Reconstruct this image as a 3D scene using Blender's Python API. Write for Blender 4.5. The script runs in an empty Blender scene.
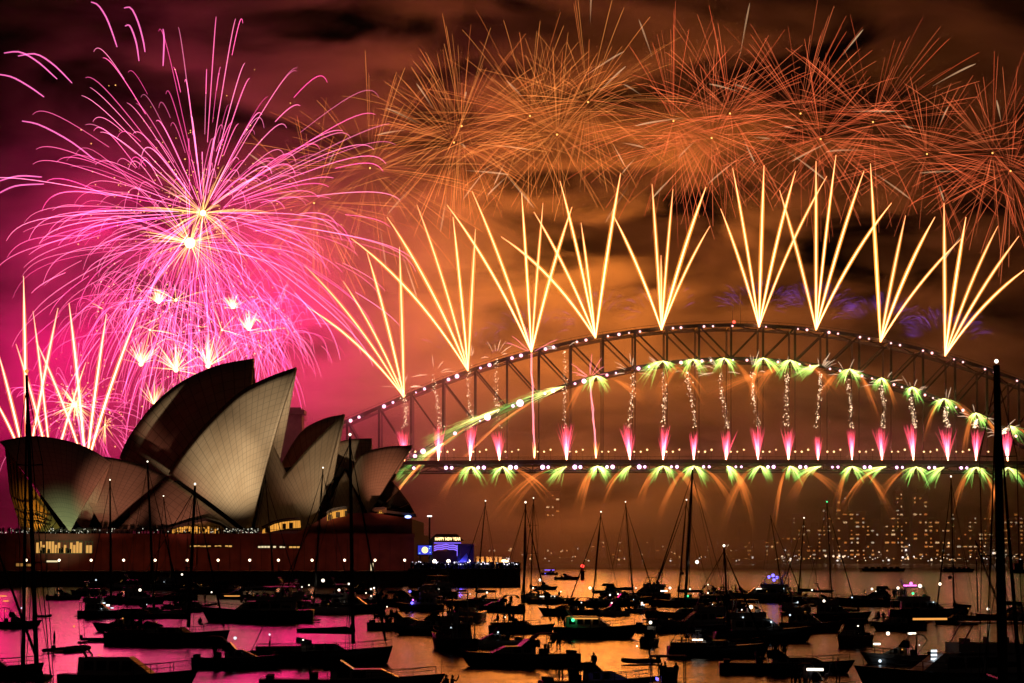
import bpy, math, random
from mathutils import Vector, Matrix, noise as mnoise

# ---------------------------------------------------------------- scene, camera, sky, exposure
S = bpy.context.scene
COL = S.collection
F = 2390.0            # focal length in pixels of the 1024 px wide picture
HOR = 551.0           # picture row of the horizon
CAMZ = 10.0
PITCH = math.atan((HOR - 341.5) / F)
COS_P, SIN_P = math.cos(PITCH), math.sin(PITCH)

cam_d = bpy.data.cameras.new('camera')
cam = bpy.data.objects.new('camera', cam_d)
COL.objects.link(cam)
cam.location = (0, 0, CAMZ)
cam.rotation_euler = (math.pi / 2 + PITCH, 0, 0)
cam_d.sensor_width = 36.0
cam_d.lens = 36.0 * F / 1024
cam_d.clip_start = 1.0
cam_d.clip_end = 20000
S.camera = cam
S.render.resolution_x, S.render.resolution_y = 1024, 683

S.view_settings.view_transform = 'Standard'
S.view_settings.look = 'None'
S.view_settings.gamma = 1
S.view_settings.exposure = 0.0
S.view_settings.use_curve_mapping = False

S.render.engine = 'CYCLES'
cy = S.cycles
cy.use_denoising = True
try:
    cy.denoiser = 'OPENIMAGEDENOISE'
    cy.denoising_input_passes = 'RGB_ALBEDO_NORMAL'
    cy.denoising_prefilter = 'ACCURATE'
except Exception:
    pass
cy.max_bounces = 4
cy.diffuse_bounces = 2
cy.glossy_bounces = 3
cy.transmission_bounces = 2
cy.volume_bounces = 0
cy.transparent_max_bounces = 160
cy.volume_step_rate = 0.45
cy.volume_max_steps = 128
cy.use_light_tree = True
cy.sample_clamp_indirect = 4.0
cy.sample_clamp_direct = 0.0
cy.caustics_reflective = False
cy.caustics_refractive = False
cy.use_adaptive_sampling = True
cy.adaptive_threshold = 0.015
cy.adaptive_min_samples = 20

SUN_EL, SUN_AZ = math.radians(-9.0), math.radians(70.0)
W = bpy.data.worlds.new('World')
S.world = W
W.use_nodes = True


def nn(nt, kind, **kw):
    n = nt.nodes.new(kind)
    for k, v in kw.items():
        setattr(n, k, v)
    return n


def build_world():
    nt = W.node_tree
    nt.nodes.clear()
    L = nt.links.new
    out = nn(nt, 'ShaderNodeOutputWorld')
    sky = nn(nt, 'ShaderNodeTexSky', sky_type='NISHITA', sun_disc=False)
    sky.sun_elevation = SUN_EL
    sky.sun_rotation = SUN_AZ
    bg = nn(nt, 'ShaderNodeBackground')
    L(sky.outputs[0], bg.inputs['Color'])
    bg.inputs['Strength'].default_value = 0.03
    # low cloud over a lit city at night: streaky, rust brown
    tc = nn(nt, 'ShaderNodeTexCoord')
    mp = nn(nt, 'ShaderNodeMapping')
    mp.inputs['Scale'].default_value = (1.0, 1.0, 2.6)
    mp.inputs['Location'].default_value = (0.37, 0.0, 0.21)
    L(tc.outputs['Generated'], mp.inputs['Vector'])
    nz = nn(nt, 'ShaderNodeTexNoise')
    nz.inputs['Scale'].default_value = 9.0
    nz.inputs['Detail'].default_value = 6.0
    nz.inputs['Roughness'].default_value = 0.55
    nz.inputs['Distortion'].default_value = 0.4
    L(mp.outputs[0], nz.inputs['Vector'])
    cr = nn(nt, 'ShaderNodeValToRGB')
    e = cr.color_ramp.elements
    e[0].position, e[0].color = 0.42, (0.0012, 0.0004, 0.0004, 1)
    e[1].position, e[1].color = 0.78, (0.018, 0.005, 0.0013, 1)
    m = cr.color_ramp.elements.new(0.58)
    m.color = (0.003, 0.0008, 0.0004, 1)
    L(nz.outputs['Fac'], cr.inputs[0])
    bg2 = nn(nt, 'ShaderNodeBackground')
    L(cr.outputs[0], bg2.inputs['Color'])
    bg2.inputs['Strength'].default_value = 1.0
    add = nn(nt, 'ShaderNodeAddShader')
    L(bg.outputs[0], add.inputs[0])
    L(bg2.outputs[0], add.inputs[1])
    L(add.outputs[0], out.inputs['Surface'])


build_world()

sun_d = bpy.data.lights.new('moonlight', 'SUN')
sun_d.energy = 0.004
sun_d.angle = math.radians(0.5)
sun_d.color = (1.0, 0.93, 0.85)
sun = bpy.data.objects.new('moonlight', sun_d)
COL.objects.link(sun)
sun.rotation_euler = (math.radians(60), 0, math.radians(40))


# ---------------------------------------------------------------- picture <-> world
def ray(px, py):
    u, v = px - 512.0, 341.5 - py
    return Vector((u, F * COS_P - v * SIN_P, F * SIN_P + v * COS_P))


def at(px, py, Y):
    """point of the ray through a pixel at distance Y"""
    d = ray(px, py)
    return Vector((0, 0, CAMZ)) + d * (Y / d.y)


def on_water(px, py, z=0.0):
    d = ray(px, py)
    return Vector((0, 0, CAMZ)) + d * ((z - CAMZ) / d.z)


def ppm(Y):
    return F / Y


# ---------------------------------------------------------------- materials
MATS = {}


def mat(name, col, rough=0.5, metal=0.0, var=0.0, scale=3.0, emit=None, emit_s=0.0, bump=0.0, spec=0.5):
    if name in MATS:
        return MATS[name]
    m = bpy.data.materials.new(name)
    m.use_nodes = True
    nt = m.node_tree
    b = nt.nodes['Principled BSDF']
    b.inputs['Base Color'].default_value = (*col, 1)
    b.inputs['Roughness'].default_value = rough
    b.inputs['Metallic'].default_value = metal
    b.inputs['Specular IOR Level'].default_value = spec
    if var or bump:
        tc = nn(nt, 'ShaderNodeTexCoord')
        nz = nn(nt, 'ShaderNodeTexNoise')
        nz.inputs['Scale'].default_value = scale
        nz.inputs['Detail'].default_value = 5
        nt.links.new(tc.outputs['Object'], nz.inputs['Vector'])
        if var:
            cr = nn(nt, 'ShaderNodeValToRGB')
            cr.color_ramp.elements[0].position = 0.3
            cr.color_ramp.elements[1].position = 0.7
            cr.color_ramp.elements[0].color = (*[c * (1 - var) for c in col], 1)
            cr.color_ramp.elements[1].color = (*[min(1, c * (1 + var)) for c in col], 1)
            nt.links.new(nz.outputs['Fac'], cr.inputs[0])
            nt.links.new(cr.outputs[0], b.inputs['Base Color'])
        if bump:
            bp = nn(nt, 'ShaderNodeBump')
            bp.inputs['Strength'].default_value = bump
            nt.links.new(nz.outputs['Fac'], bp.inputs['Height'])
            nt.links.new(bp.outputs[0], b.inputs['Normal'])
    if emit:
        b.inputs['Emission Color'].default_value = (*emit, 1)
        b.inputs['Emission Strength'].default_value = emit_s
    MATS[name] = m
    return m


def glow(name, col, s, sample=False):
    """a thing that gives off light"""
    if name in MATS:
        return MATS[name]
    m = bpy.data.materials.new(name)
    m.use_nodes = True
    nt = m.node_tree
    nt.nodes.clear()
    o = nn(nt, 'ShaderNodeOutputMaterial')
    e = nn(nt, 'ShaderNodeEmission')
    e.inputs['Color'].default_value = (*col, 1)
    e.inputs['Strength'].default_value = s
    nt.links.new(e.outputs[0], o.inputs['Surface'])
    if not sample:
        m.cycles.emission_sampling = 'NONE'
    MATS[name] = m
    return m


def burning(name, s=1.0, alpha=1.0):
    """burning stars: colour and heat along the trail come from the attribute 'burn'"""
    if name in MATS:
        return MATS[name]
    m = bpy.data.materials.new(name)
    m.use_nodes = True
    nt = m.node_tree
    nt.nodes.clear()
    o = nn(nt, 'ShaderNodeOutputMaterial')
    e = nn(nt, 'ShaderNodeEmission')
    a = nn(nt, 'ShaderNodeAttribute', attribute_name='burn')
    nt.links.new(a.outputs['Color'], e.inputs['Color'])
    e.inputs['Strength'].default_value = s
    if alpha < 1:      # thin luminous gas: its light adds to what is behind it
        t = nn(nt, 'ShaderNodeBsdfTransparent')
        mx = nn(nt, 'ShaderNodeAddShader')
        nt.links.new(t.outputs[0], mx.inputs[0])
        nt.links.new(e.outputs[0], mx.inputs[1])
        nt.links.new(mx.outputs[0], o.inputs['Surface'])
    else:
        nt.links.new(e.outputs[0], o.inputs['Surface'])
    m.cycles.emission_sampling = 'NONE'
    MATS[name] = m
    return m


# ---------------------------------------------------------------- mesh helpers
class MB:
    def __init__(self):
        self.v, self.f, self.c, self.uv = [], [], [], None

    def add(self, vs, fs, col=None):
        o = len(self.v)
        self.v.extend([tuple(p) for p in vs])
        self.f.extend([tuple(i + o for i in q) for q in fs])
        if col is not None:
            self.c.extend(col if isinstance(col, list) else [col] * len(vs))
        return self

    def box(self, c, s, rz=0.0, taper=1.0):
        hx, hy, hz = s[0] / 2, s[1] / 2, s[2] / 2
        cr, sr = math.cos(rz), math.sin(rz)
        vs = []
        for z, k in ((-hz, 1), (hz, taper)):
            for x, y in ((-hx, -hy), (hx, -hy), (hx, hy), (-hx, hy)):
                x *= k
                y *= k
                vs.append((c[0] + x * cr - y * sr, c[1] + x * sr + y * cr, c[2] + z))
        return self.add(vs, [(0, 3, 2, 1), (4, 5, 6, 7), (0, 1, 5, 4), (1, 2, 6, 5), (2, 3, 7, 6), (3, 0, 4, 7)])

    def bar(self, a, b, w, h=None, up=(0, 0, 1)):
        a, b = Vector(a), Vector(b)
        d = (b - a)
        if d.length < 1e-6:
            return self
        d.normalize()
        u = Vector(up)
        if abs(d.dot(u)) > 0.98:
            u = Vector((0, 1, 0))
        sx = d.cross(u).normalized()
        sy = sx.cross(d).normalized()
        h = h or w
        vs = []
        for p in (a, b):
            for i, j in ((-1, -1), (1, -1), (1, 1), (-1, 1)):
                vs.append(p + sx * (i * w / 2) + sy * (j * h / 2))
        return self.add(vs, [(0, 3, 2, 1), (4, 5, 6, 7), (0, 1, 5, 4), (1, 2, 6, 5), (2, 3, 7, 6), (3, 0, 4, 7)])

    def tube(self, pts, rad, n=6, col=None, cap=True):
        pts = [Vector(p) for p in pts]
        m = len(pts)
        if not isinstance(rad, (list, tuple)):
            rad = [rad] * m
        vs, fs, cs = [], [], []
        prev = None
        for i, p in enumerate(pts):
            d = (pts[min(i + 1, m - 1)] - pts[max(i - 1, 0)])
            if d.length < 1e-9:
                d = Vector((0, 0, 1))
            d.normalize()
            if prev is None:
                u = Vector((0, 0, 1)) if abs(d.z) < 0.9 else Vector((1, 0, 0))
                sx = d.cross(u).normalized()
            else:
                sx = (prev - d * prev.dot(d))
                sx = sx.normalized() if sx.length > 1e-6 else d.orthogonal().normalized()
            prev = sx
            sy = d.cross(sx)
            for k in range(n):
                a = 2 * math.pi * k / n
                vs.append(p + (sx * math.cos(a) + sy * math.sin(a)) * rad[i])
                if col is not None:
                    cs.append(col[i] if isinstance(col, list) else col)
        for i in range(m - 1):
            for k in range(n):
                k2 = (k + 1) % n
                fs.append((i * n + k, i * n + k2, (i + 1) * n + k2, (i + 1) * n + k))
        if cap:
            fs.append(tuple(range(n - 1, -1, -1)))
            fs.append(tuple((m - 1) * n + k for k in range(n)))
        return self.add(vs, fs, cs if col is not None else None)

    def blob(self, c, r, n=8, m=5, sc=(1, 1, 1), col=None):
        vs, fs = [], []
        for i in range(m + 1):
            th = math.pi * i / m
            for k in range(n):
                a = 2 * math.pi * k / n
                vs.append((c[0] + r * sc[0] * math.sin(th) * math.cos(a), c[1] + r * sc[1] * math.sin(th) * math.sin(a), c[2] + r * sc[2] * math.cos(th)))
        for i in range(m):
            for k in range(n):
                k2 = (k + 1) % n
                fs.append((i * n + k, (i + 1) * n + k, (i + 1) * n + k2, i * n + k2))
        return self.add(vs, fs, col)

    def spark(self, c, r, col):
        x, y, z = c
        return self.add([(x + r, y, z), (x - r, y, z), (x, y + r, z), (x, y - r, z), (x, y, z + r), (x, y, z - r)],
                        [(0, 2, 4), (2, 1, 4), (1, 3, 4), (3, 0, 4), (2, 0, 5), (1, 2, 5), (3, 1, 5), (0, 3, 5)], col)

    def loft(self, rings, close=True, cap=True):
        n = len(rings[0])
        vs = [p for r in rings for p in r]
        fs = []
        for i in range(len(rings) - 1):
            for k in range(n if close else n - 1):
                k2 = (k + 1) % n
                fs.append((i * n + k, i * n + k2, (i + 1) * n + k2, (i + 1) * n + k))
        if cap:
            fs.append(tuple(range(n - 1, -1, -1)))
            fs.append(tuple((len(rings) - 1) * n + k for k in range(n)))
        return self.add(vs, fs)

    def build(self, name, material, parent=None, smooth=False, loc=None):
        me = bpy.data.meshes.new(name)
        me.from_pydata(self.v, [], self.f)
        if self.c:
            a = me.attributes.new('burn', 'FLOAT_COLOR', 'POINT')
            flat = []
            for q in self.c:
                flat.extend((q[0], q[1], q[2], 1.0))
            a.data.foreach_set('color', flat)
        if self.uv:
            ul = me.uv_layers.new(name='UVMap')
            for poly in me.polygons:
                for li, vi in zip(poly.loop_indices, poly.vertices):
                    ul.data[li].uv = self.uv[vi]
        if smooth:
            me.polygons.foreach_set('use_smooth', [True] * len(me.polygons))
        me.materials.append(material)
        me.update()
        o = link(name, me, parent, loc)
        if self.c:
            o.visible_shadow = False       # flames cast no shadow
        return o


def link(name, me, parent=None, loc=None):
    o = bpy.data.objects.new(name, me)
    COL.objects.link(o)
    if parent is not None:
        o.parent = parent
    if loc is not None:
        o.location = loc
    return o


def tag(o, label, cat, group=None, kind=None):
    if label:
        o['label'] = label
    if cat:
        o['category'] = cat
    if group:
        o['group'] = group
    if kind:
        o['kind'] = kind
    return o


def empty(name, loc=(0, 0, 0), rz=0.0, label=None, cat=None, group=None):
    o = bpy.data.objects.new(name, None)
    o.location = loc
    o.rotation_euler = (0, 0, rz)
    o.empty_display_size = 0.5
    COL.objects.link(o)
    return tag(o, label, cat, group)


def setting(o):
    o['kind'] = 'structure'
    return o


def lamp(name, kind, loc, col, power, parent=None, radius=1.0, target=None, spot=60, blend=0.6):
    d = bpy.data.lights.new(name, kind)
    d.color = col
    d.energy = power
    if kind in ('POINT', 'SPOT'):
        d.shadow_soft_size = radius
    if kind == 'SPOT':
        d.spot_size = math.radians(spot)
        d.spot_blend = blend
    o = bpy.data.objects.new(name, d)
    COL.objects.link(o)
    if parent is not None:
        o.parent = parent
    o.location = loc
    if target is not None:
        o.rotation_euler = (Vector(target) - Vector(loc)).to_track_quat('-Z', 'Y').to_euler()
    return o

def wbuild(mb, name, material, root=None, smooth=False):
    """build from world coordinates under a root that stands at its own place"""
    loc = None if root is None else -root.location
    return mb.build(name, material, root, smooth, loc)


# ---------------------------------------------------------------- water
def water_material():
    m = bpy.data.materials.new('harbour_water')
    m.use_nodes = True
    nt = m.node_tree
    L = nt.links.new
    b = nt.nodes['Principled BSDF']
    b.inputs['Base Color'].default_value = (0.004, 0.007, 0.009, 1)
    b.inputs['Roughness'].default_value = 0.16
    b.inputs['IOR'].default_value = 1.33
    tc = nn(nt, 'ShaderNodeTexCoord')

    def layer(scale, sx, sy, detail, rot):
        mp = nn(nt, 'ShaderNodeMapping')
        mp.inputs['Scale'].default_value = (sx, sy, 1)
        mp.inputs['Rotation'].default_value = (0, 0, rot)
        L(tc.outputs['Object'], mp.inputs['Vector'])
        z = nn(nt, 'ShaderNodeTexNoise')
        z.inputs['Scale'].default_value = scale
        z.inputs['Detail'].default_value = detail
        z.inputs['Roughness'].default_value = 0.55
        L(mp.outputs[0], z.inputs['Vector'])
        return z.outputs['Fac']
    a = layer(0.42, 0.5, 1.0, 5.0, 0.12)
    c = layer(0.055, 0.5, 1.0, 2.0, -0.2)
    b1 = nn(nt, 'ShaderNodeBump')
    b1.inputs['Distance'].default_value = WAVE_BIG
    b1.inputs['Strength'].default_value = 1.0
    L(c, b1.inputs['Height'])
    b2 = nn(nt, 'ShaderNodeBump')
    b2.inputs['Distance'].default_value = WAVE_SMALL
    b2.inputs['Strength'].default_value = 1.0
    L(a, b2.inputs['Height'])
    L(b1.outputs[0], b2.inputs['Normal'])
    L(b2.outputs[0], b.inputs['Normal'])
    return m


WAVE_BIG, WAVE_SMALL = 0.85, 0.31
mb = MB()
mb.add([(-4000, -60, 0), (4000, -60, 0), (4000, 9000, 0), (-4000, 9000, 0)], [(0, 1, 2, 3)])
setting(mb.build('water', water_material()))


# ---------------------------------------------------------------- smoke of the fireworks
def smoke(name, c, size, density, scale, stretch, lo, hi, col, edge=0.55, seed=0.0, round_=False):
    m = bpy.data.materials.new(name)
    m.use_nodes = True
    nt = m.node_tree
    nt.nodes.clear()
    L = nt.links.new
    o = nn(nt, 'ShaderNodeOutputMaterial')
    pv = nn(nt, 'ShaderNodeVolumePrincipled')
    pv.inputs['Color'].default_value = (*col, 1)
    pv.inputs['Anisotropy'].default_value = 0.1
    tc = nn(nt, 'ShaderNodeTexCoord')
    mp = nn(nt, 'ShaderNodeMapping')
    mp.inputs['Scale'].default_value = stretch
    mp.inputs['Location'].default_value = (seed, seed * 0.7, seed * 1.3)
    L(tc.outputs['Object'], mp.inputs['Vector'])
    nz = nn(nt, 'ShaderNodeTexNoise')
    nz.inputs['Scale'].default_value = scale
    nz.inputs['Detail'].default_value = 4.0
    nz.inputs['Roughness'].default_value = 0.55
    nz.inputs['Distortion'].default_value = 0.6
    L(mp.outputs[0], nz.inputs['Vector'])
    r = nn(nt, 'ShaderNodeMapRange', interpolation_type='SMOOTHSTEP')
    r.inputs['From Min'].default_value = lo
    r.inputs['From Max'].default_value = hi
    L(nz.outputs['Fac'], r.inputs['Value'])
    # thins out towards the edges of the bank
    sub = nn(nt, 'ShaderNodeVectorMath', operation='DIVIDE')
    sub.inputs[1].default_value = (size[0] / 2, size[1] / 2, size[2] / 2)
    L(tc.outputs['Object'], sub.inputs[0])
    prod = r.outputs[0]
    if round_:
        ln = nn(nt, 'ShaderNodeVectorMath', operation='LENGTH')
        L(sub.outputs[0], ln.inputs[0])
        parts = [ln.outputs['Value']]
    else:
        ab = nn(nt, 'ShaderNodeVectorMath', operation='ABSOLUTE')
        L(sub.outputs[0], ab.inputs[0])
        sx = nn(nt, 'ShaderNodeSeparateXYZ')
        L(ab.outputs[0], sx.inputs[0])
        parts = [sx.outputs[0], sx.outputs[1], sx.outputs[2]]
    for p in parts:
        k = nn(nt, 'ShaderNodeMapRange', interpolation_type='SMOOTHSTEP')
        k.inputs['From Min'].default_value = 1.0
        k.inputs['From Max'].default_value = edge
        L(p, k.inputs['Value'])
        mu = nn(nt, 'ShaderNodeMath', operation='MULTIPLY')
        L(prod, mu.inputs[0])
        L(k.outputs[0], mu.inputs[1])
        prod = mu.outputs[0]
    mu = nn(nt, 'ShaderNodeMath', operation='MULTIPLY')
    mu.inputs[1].default_value = density
    L(prod, mu.inputs[0])
    L(mu.outputs[0], pv.inputs['Density'])
    L(pv.outputs[0], o.inputs['Volume'])
    mb = MB()
    if round_:
        mb.blob((0, 0, 0), 1.0, 24, 14, (size[0] / 2, size[1] / 2, size[2] / 2))
    else:
        mb.box((0, 0, 0), size)
    ob = mb.build('smoke', m, loc=c)
    ob['kind'] = 'stuff'
    return ob


smoke('orange_smoke', (185, 1545, 215), (1120, 260, 490), 0.030, 1.0, (0.0095, 0.0095, 0.028), 0.47, 0.65, (0.78, 0.74, 0.7), 0.45, 5.3)
smoke('low_smoke', (40, 1415, 30), (1120, 250, 260), 0.0088, 1.0, (0.008, 0.008, 0.022), 0.34, 0.68, (0.78, 0.74, 0.7), 0.4, 7.7)
smoke('pink_smoke', (-205, 1400, 130), (560, 250, 335), 0.020, 1.0, (0.012, 0.012, 0.020), 0.38, 0.68, (0.8, 0.78, 0.78), 0.1, 1.4, True)

# ---------------------------------------------------------------- harbour bridge
STEEL = mat('bridge_steel', (0.085, 0.08, 0.08), 0.6, 0.0, 0.25, 0.3)
GRANITE = mat('pylon_granite', (0.13, 0.095, 0.08), 0.85, 0, 0.25, 0.4, bump=0.2)
ASPHALT = mat('asphalt', (0.05, 0.05, 0.05), 0.9)
YB = 1350.0
WB = 30.0
CX, PANEL = 731.0, 32.0


def top_px(px):
    d = abs(px - CX)
    y = 325 + 6.7e-4 * d * d
    if d > 330:
        y -= (d - 330) ** 2 * 9e-4
    return y


def bot_px(px):
    return 358.5 + 9.5e-4 * (px - 733) ** 2


def deck_px(px):
    return 460.0 + 1.6e-5 * (px - 700) ** 2


def build_bridge():
    root = empty('harbour_bridge', at(CX, 560, YB) * Vector((1, 1, 0)) if False else Vector((at(CX, 560, YB).x, YB, 0)),
                 label='great steel arch bridge with lamp strings across the harbour', cat='bridge')
    P = [CX + PANEL * k for k in range(-14, 15)]
    T = [at(p, top_px(p), YB) for p in P]
    B = [at(p, bot_px(p), YB) for p in P]
    D = [at(p, deck_px(p), YB) for p in P]
    dz = Vector((0, WB, 0))
    for off in (Vector((0, 0, 0)), dz):
        for A in (T, B):
            m = MB()
            for i in range(28):
                m.bar(A[i] + off, A[i + 1] + off, 1.5, 1.9)
            wbuild(m, 'arch_chord', STEEL, root)
        for i in range(29):
            wbuild(MB().bar(T[i] + off, B[i] + off, 1.2, 1.3, (0, 1, 0)), 'arch_post', STEEL, root)
        for i in range(28):
            a, b = (T[i], B[i + 1]) if i < 14 else (T[i + 1], B[i])
            wbuild(MB().bar(a + off, b + off, 0.9, 1.0, (0, 1, 0)), 'arch_diagonal', STEEL, root)
        for i in range(29):
            if B[i].z > D[i].z + 3:
                MBh = MB().bar(B[i] + off, D[i] + off, 0.45)
                wbuild(MBh, 'hanger', STEEL, root)
    m = MB()
    for i in range(28):                      # sway bracing between the two arches
        for A in (T, B):
            m.bar(A[i], A[i] + dz, 0.8)
            mid = (A[i] + A[i + 1]) / 2 + dz / 2
            m.bar(A[i], A[i + 1] + dz, 0.6)
            m.bar(A[i] + dz, A[i + 1], 0.6)
    wbuild(m, 'sway_bracing', STEEL, root)
    # catwalk rail along the top of the arch
    m = MB()
    for i in range(28):
        m.bar(T[i] + Vector((0, 0, 2.3)), T[i + 1] + Vector((0, 0, 2.3)), 0.18)
        for q in (0.0, 0.5):
            p = T[i].lerp(T[i + 1], q)
            m.bar(p, p + Vector((0, 0, 2.3)), 0.15)
    wbuild(m, 'catwalk_rail', STEEL, root)
    # deck with its stiffening girders
    x0 = at(40, 460, YB).x
    x1 = at(1200, 460, YB).x
    z = D[14].z
    n = 40
    ring = []
    for i in range(n + 1):
        px = 40 + (1200 - 40) * i / n
        p = at(px, deck_px(px), YB)
        ring.append([(p.x, YB - 9, p.z - 2.2), (p.x, YB + WB + 9, p.z - 2.2), (p.x, YB + WB + 9, p.z), (p.x, YB - 9, p.z)])
    wbuild(MB().loft(ring), 'deck', ASPHALT, root)
    for y in (YB - 2, YB + WB + 2):
        m = MB()
        for i in range(n):
            a = Vector(ring[i][0]) * Vector((1, 0, 1)) + Vector((0, y, -0.02))
            b = Vector(ring[i + 1][0]) * Vector((1, 0, 1)) + Vector((0, y, -0.02))
            dn = Vector((0, 0, -3.6))
            m.bar(a + dn, b + dn, 0.9)
            m.bar(a + dn, (a + b) / 2, 0.5)
            m.bar((a + b) / 2, b + dn, 0.5)
            m.bar(a, a + dn, 0.5)
        wbuild(m, 'deck_girder', STEEL, root)
    m = MB()
    for i in range(n):
        a = Vector(ring[i][3]) + Vector((0, 0.3, 1.6))
        b = Vector(ring[i + 1][3]) + Vector((0, 0.3, 1.6))
        m.bar(a, b, 0.25)
        m.bar(a, a - Vector((0, 0, 1.6)), 0.2)
        m.bar(a - Vector((0, 0, 0.8)), b - Vector((0, 0, 0.8)), 0.15)
    wbuild(m, 'deck_rail', STEEL, root)
    # masts with flags and the red beacon on the crown
    for px, h in ((732.5, 298), (740.5, 293)):
        a = at(px, top_px(px), YB + 15)
        b = at(px, h, YB + 15)
        wbuild(MB().tube([a, b], [0.25, 0.12], 5), 'flag_mast', STEEL, root)
    wbuild(MB().blob(at(734, 322, YB - 0.5), 0.9), 'beacon', glow('red_beacon', (1, 0.05, 0.03), 5), root)
    # lamps
    pink = glow('pink_white_lamp', (1.0, 0.42, 0.60), 3.5)
    pale = glow('pale_pink_lamp', (1.0, 0.42, 0.40), 3.2)
    violet = glow('violet_lamp', (0.95, 0.45, 0.85), 5)
    amber = glow('warm_road_lamp', (1.0, 0.62, 0.25), 3.0)
    base = MB().blob((0, 0, 0), 1.0, 10, 6)
    meshes = {}

    def bulb(name, material, p, r):
        key = material.name
        if key not in meshes:
            me = bpy.data.meshes.new(name)
            me.from_pydata(base.v, [], base.f)
            me.polygons.foreach_set('use_smooth', [True] * len(me.polygons))
            me.materials.append(material)
            meshes[key] = me
        o = link(name, meshes[key], root, p - root.location)
        r *= LR.uniform(0.7, 1.15)
        o.scale = (r, r, r)
    LR = random.Random(12)
    tops = [(350.6, 1.5), (359, 1.1), (384, 1.5), (393, 1.3), (416, .9), (424.5, 1.3), (448.5, 1.6), (457, 1.6), (480.5, .9), (489.5, 1.5), (512, 1.3),
            (521, 1.4), (545.5, 1.6), (553.5, 1.3), (577, .9), (586, .8), (608, .9), (619, .9), (629, .7), (640, .7), (673, .8), (681, .9), (704, .7), (713, .9),
            (732.5, .8), (759, .5), (766, .5), (798, .7), (807, .7), (829, .8), (838, .8), (860, .8), (869, .8), (891, .7), (900, .7), (923, .8), (932, .8),
            (954, .7), (963, .8), (985, .6), (994, .6), (1017, .7)]
    for px, r in tops:
        bulb('arch_lamp', pink if px < 560 else pale, at(px, top_px(px) + 1.0, YB - 2.0), r * (0.72 if px < 560 else 0.9))
    bots = [(415, 1.4), (423, 2.0), (455, 1.4), (480, .9), (487.5, 2.2), (513, 1.0), (520, 2.2), (545, .9), (553, 1.6), (575, 1.0), (584, 1.6), (607, .9),
            (616, .9), (638.5, 1.6), (649, .9), (681, 1.1), (702, .8), (711, .7), (733, .7), (747, .7), (778, .8), (799.5, .7), (810, .7), (830, .7), (840, .8),
            (862, .7), (872, .7), (894, .8), (902, .7), (925, .7), (933, .7), (956, .7), (963, 1.0), (1016, .8)]
    for px, r in bots:
        bulb('lower_arch_lamp', pink if px < 660 else pale, at(px, bot_px(px) + 1.5, YB - 2.2), r * (0.82 if px < 660 else 1.0))
    for k in range(18):
        px = 415 + 32.2 * k
        for s in (-2.7, 2.9):
            if k == 0 and s > 0:
                continue
            bulb('deck_lamp', violet, at(px + s + 1.5, deck_px(px) + 6.8, YB - 9.3), 0.85 if px > 660 else 1.1)
    for k in range(-1, 18):
        px = 448 + 32.2 * k
        for s in (-7, -0.5, 6):
            bulb('road_lamp', amber, at(px + s, 450.5 + (1.2 if s < 0 else -0.4 - 0.06 * s), YB - 5), 0.5)
    for k in range(-1, 18):
        px = 448 + 32.2 * k
        for s in (-7, -0.5, 6):
            a = at(px + s, 451.5, YB - 5)
            wbuild(MB().bar(a, Vector((a.x, a.y, at(px, deck_px(px), YB).z)), 0.16), 'lamp_pole', STEEL, root)
    # stone pylons where the arch springs on the near bank
    for px, y in ((285.5, YB - 12), (287, YB + WB + 14)):
        c = at(px, 500, y)
        zt = at(px, 408, YB - 12).z
        py = MB()
        py.box((c.x, y, 22), (23, 17, 44))
        py.box((c.x, y, 44 + (zt - 48) / 2), (20, 14.5, zt - 48), taper=0.93)
        py.box((c.x, y, zt - 2.6), (21.5, 16, 2.4))
        py.box((c.x, y, zt - 0.7), (17.5, 12.5, 1.4))
        wbuild(py, 'pylon', GRANITE, root)


build_bridge()

# ---------------------------------------------------------------- opera house
def tile_material():
    m = bpy.data.materials.new('glazed_tile')
    m.use_nodes = True
    nt = m.node_tree
    L = nt.links.new
    b = nt.nodes['Principled BSDF']
    b.inputs['Roughness'].default_value = 0.55
    b.inputs['Specular IOR Level'].default_value = 0.15
    uv = nn(nt, 'ShaderNodeUVMap', uv_map='UVMap')
    sx = nn(nt, 'ShaderNodeSeparateXYZ')
    L(uv.outputs[0], sx.inputs[0])

    def line(sock, width):
        fr = nn(nt, 'ShaderNodeMath', operation='FRACT')
        L(sock, fr.inputs[0])
        s1 = nn(nt, 'ShaderNodeMath', operation='LESS_THAN')
        s1.inputs[1].default_value = width
        L(fr.outputs[0], s1.inputs[0])
        return s1.outputs[0]
    mx = nn(nt, 'ShaderNodeMath', operation='MAXIMUM')
    L(line(sx.outputs[0], 0.10), mx.inputs[0])
    L(line(sx.outputs[1], 0.07), mx.inputs[1])
    tc = nn(nt, 'ShaderNodeTexCoord')
    nz = nn(nt, 'ShaderNodeTexNoise')
    nz.inputs['Scale'].default_value = 0.14
    nz.inputs['Detail'].default_value = 6
    L(tc.outputs['Object'], nz.inputs['Vector'])
    cr = nn(nt, 'ShaderNodeValToRGB')
    cr.color_ramp.elements[0].position = 0.3
    cr.color_ramp.elements[0].color = (0.62, 0.52, 0.39, 1)
    cr.color_ramp.elements[1].position = 0.7
    cr.color_ramp.elements[1].color = (0.76, 0.67, 0.53, 1)
    L(nz.outputs['Fac'], cr.inputs[0])
    mc = nn(nt, 'ShaderNodeMixRGB')
    mc.inputs[2].default_value = (0.36, 0.31, 0.24, 1)
    mu = nn(nt, 'ShaderNodeMath', operation='MULTIPLY')
    mu.inputs[1].default_value = 0.75
    L(mx.outputs[0], mu.inputs[0])
    L(mu.outputs[0], mc.inputs[0])
    L(cr.outputs[0], mc.inputs[1])
    L(mc.outputs[0], b.inputs['Base Color'])
    return m


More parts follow.
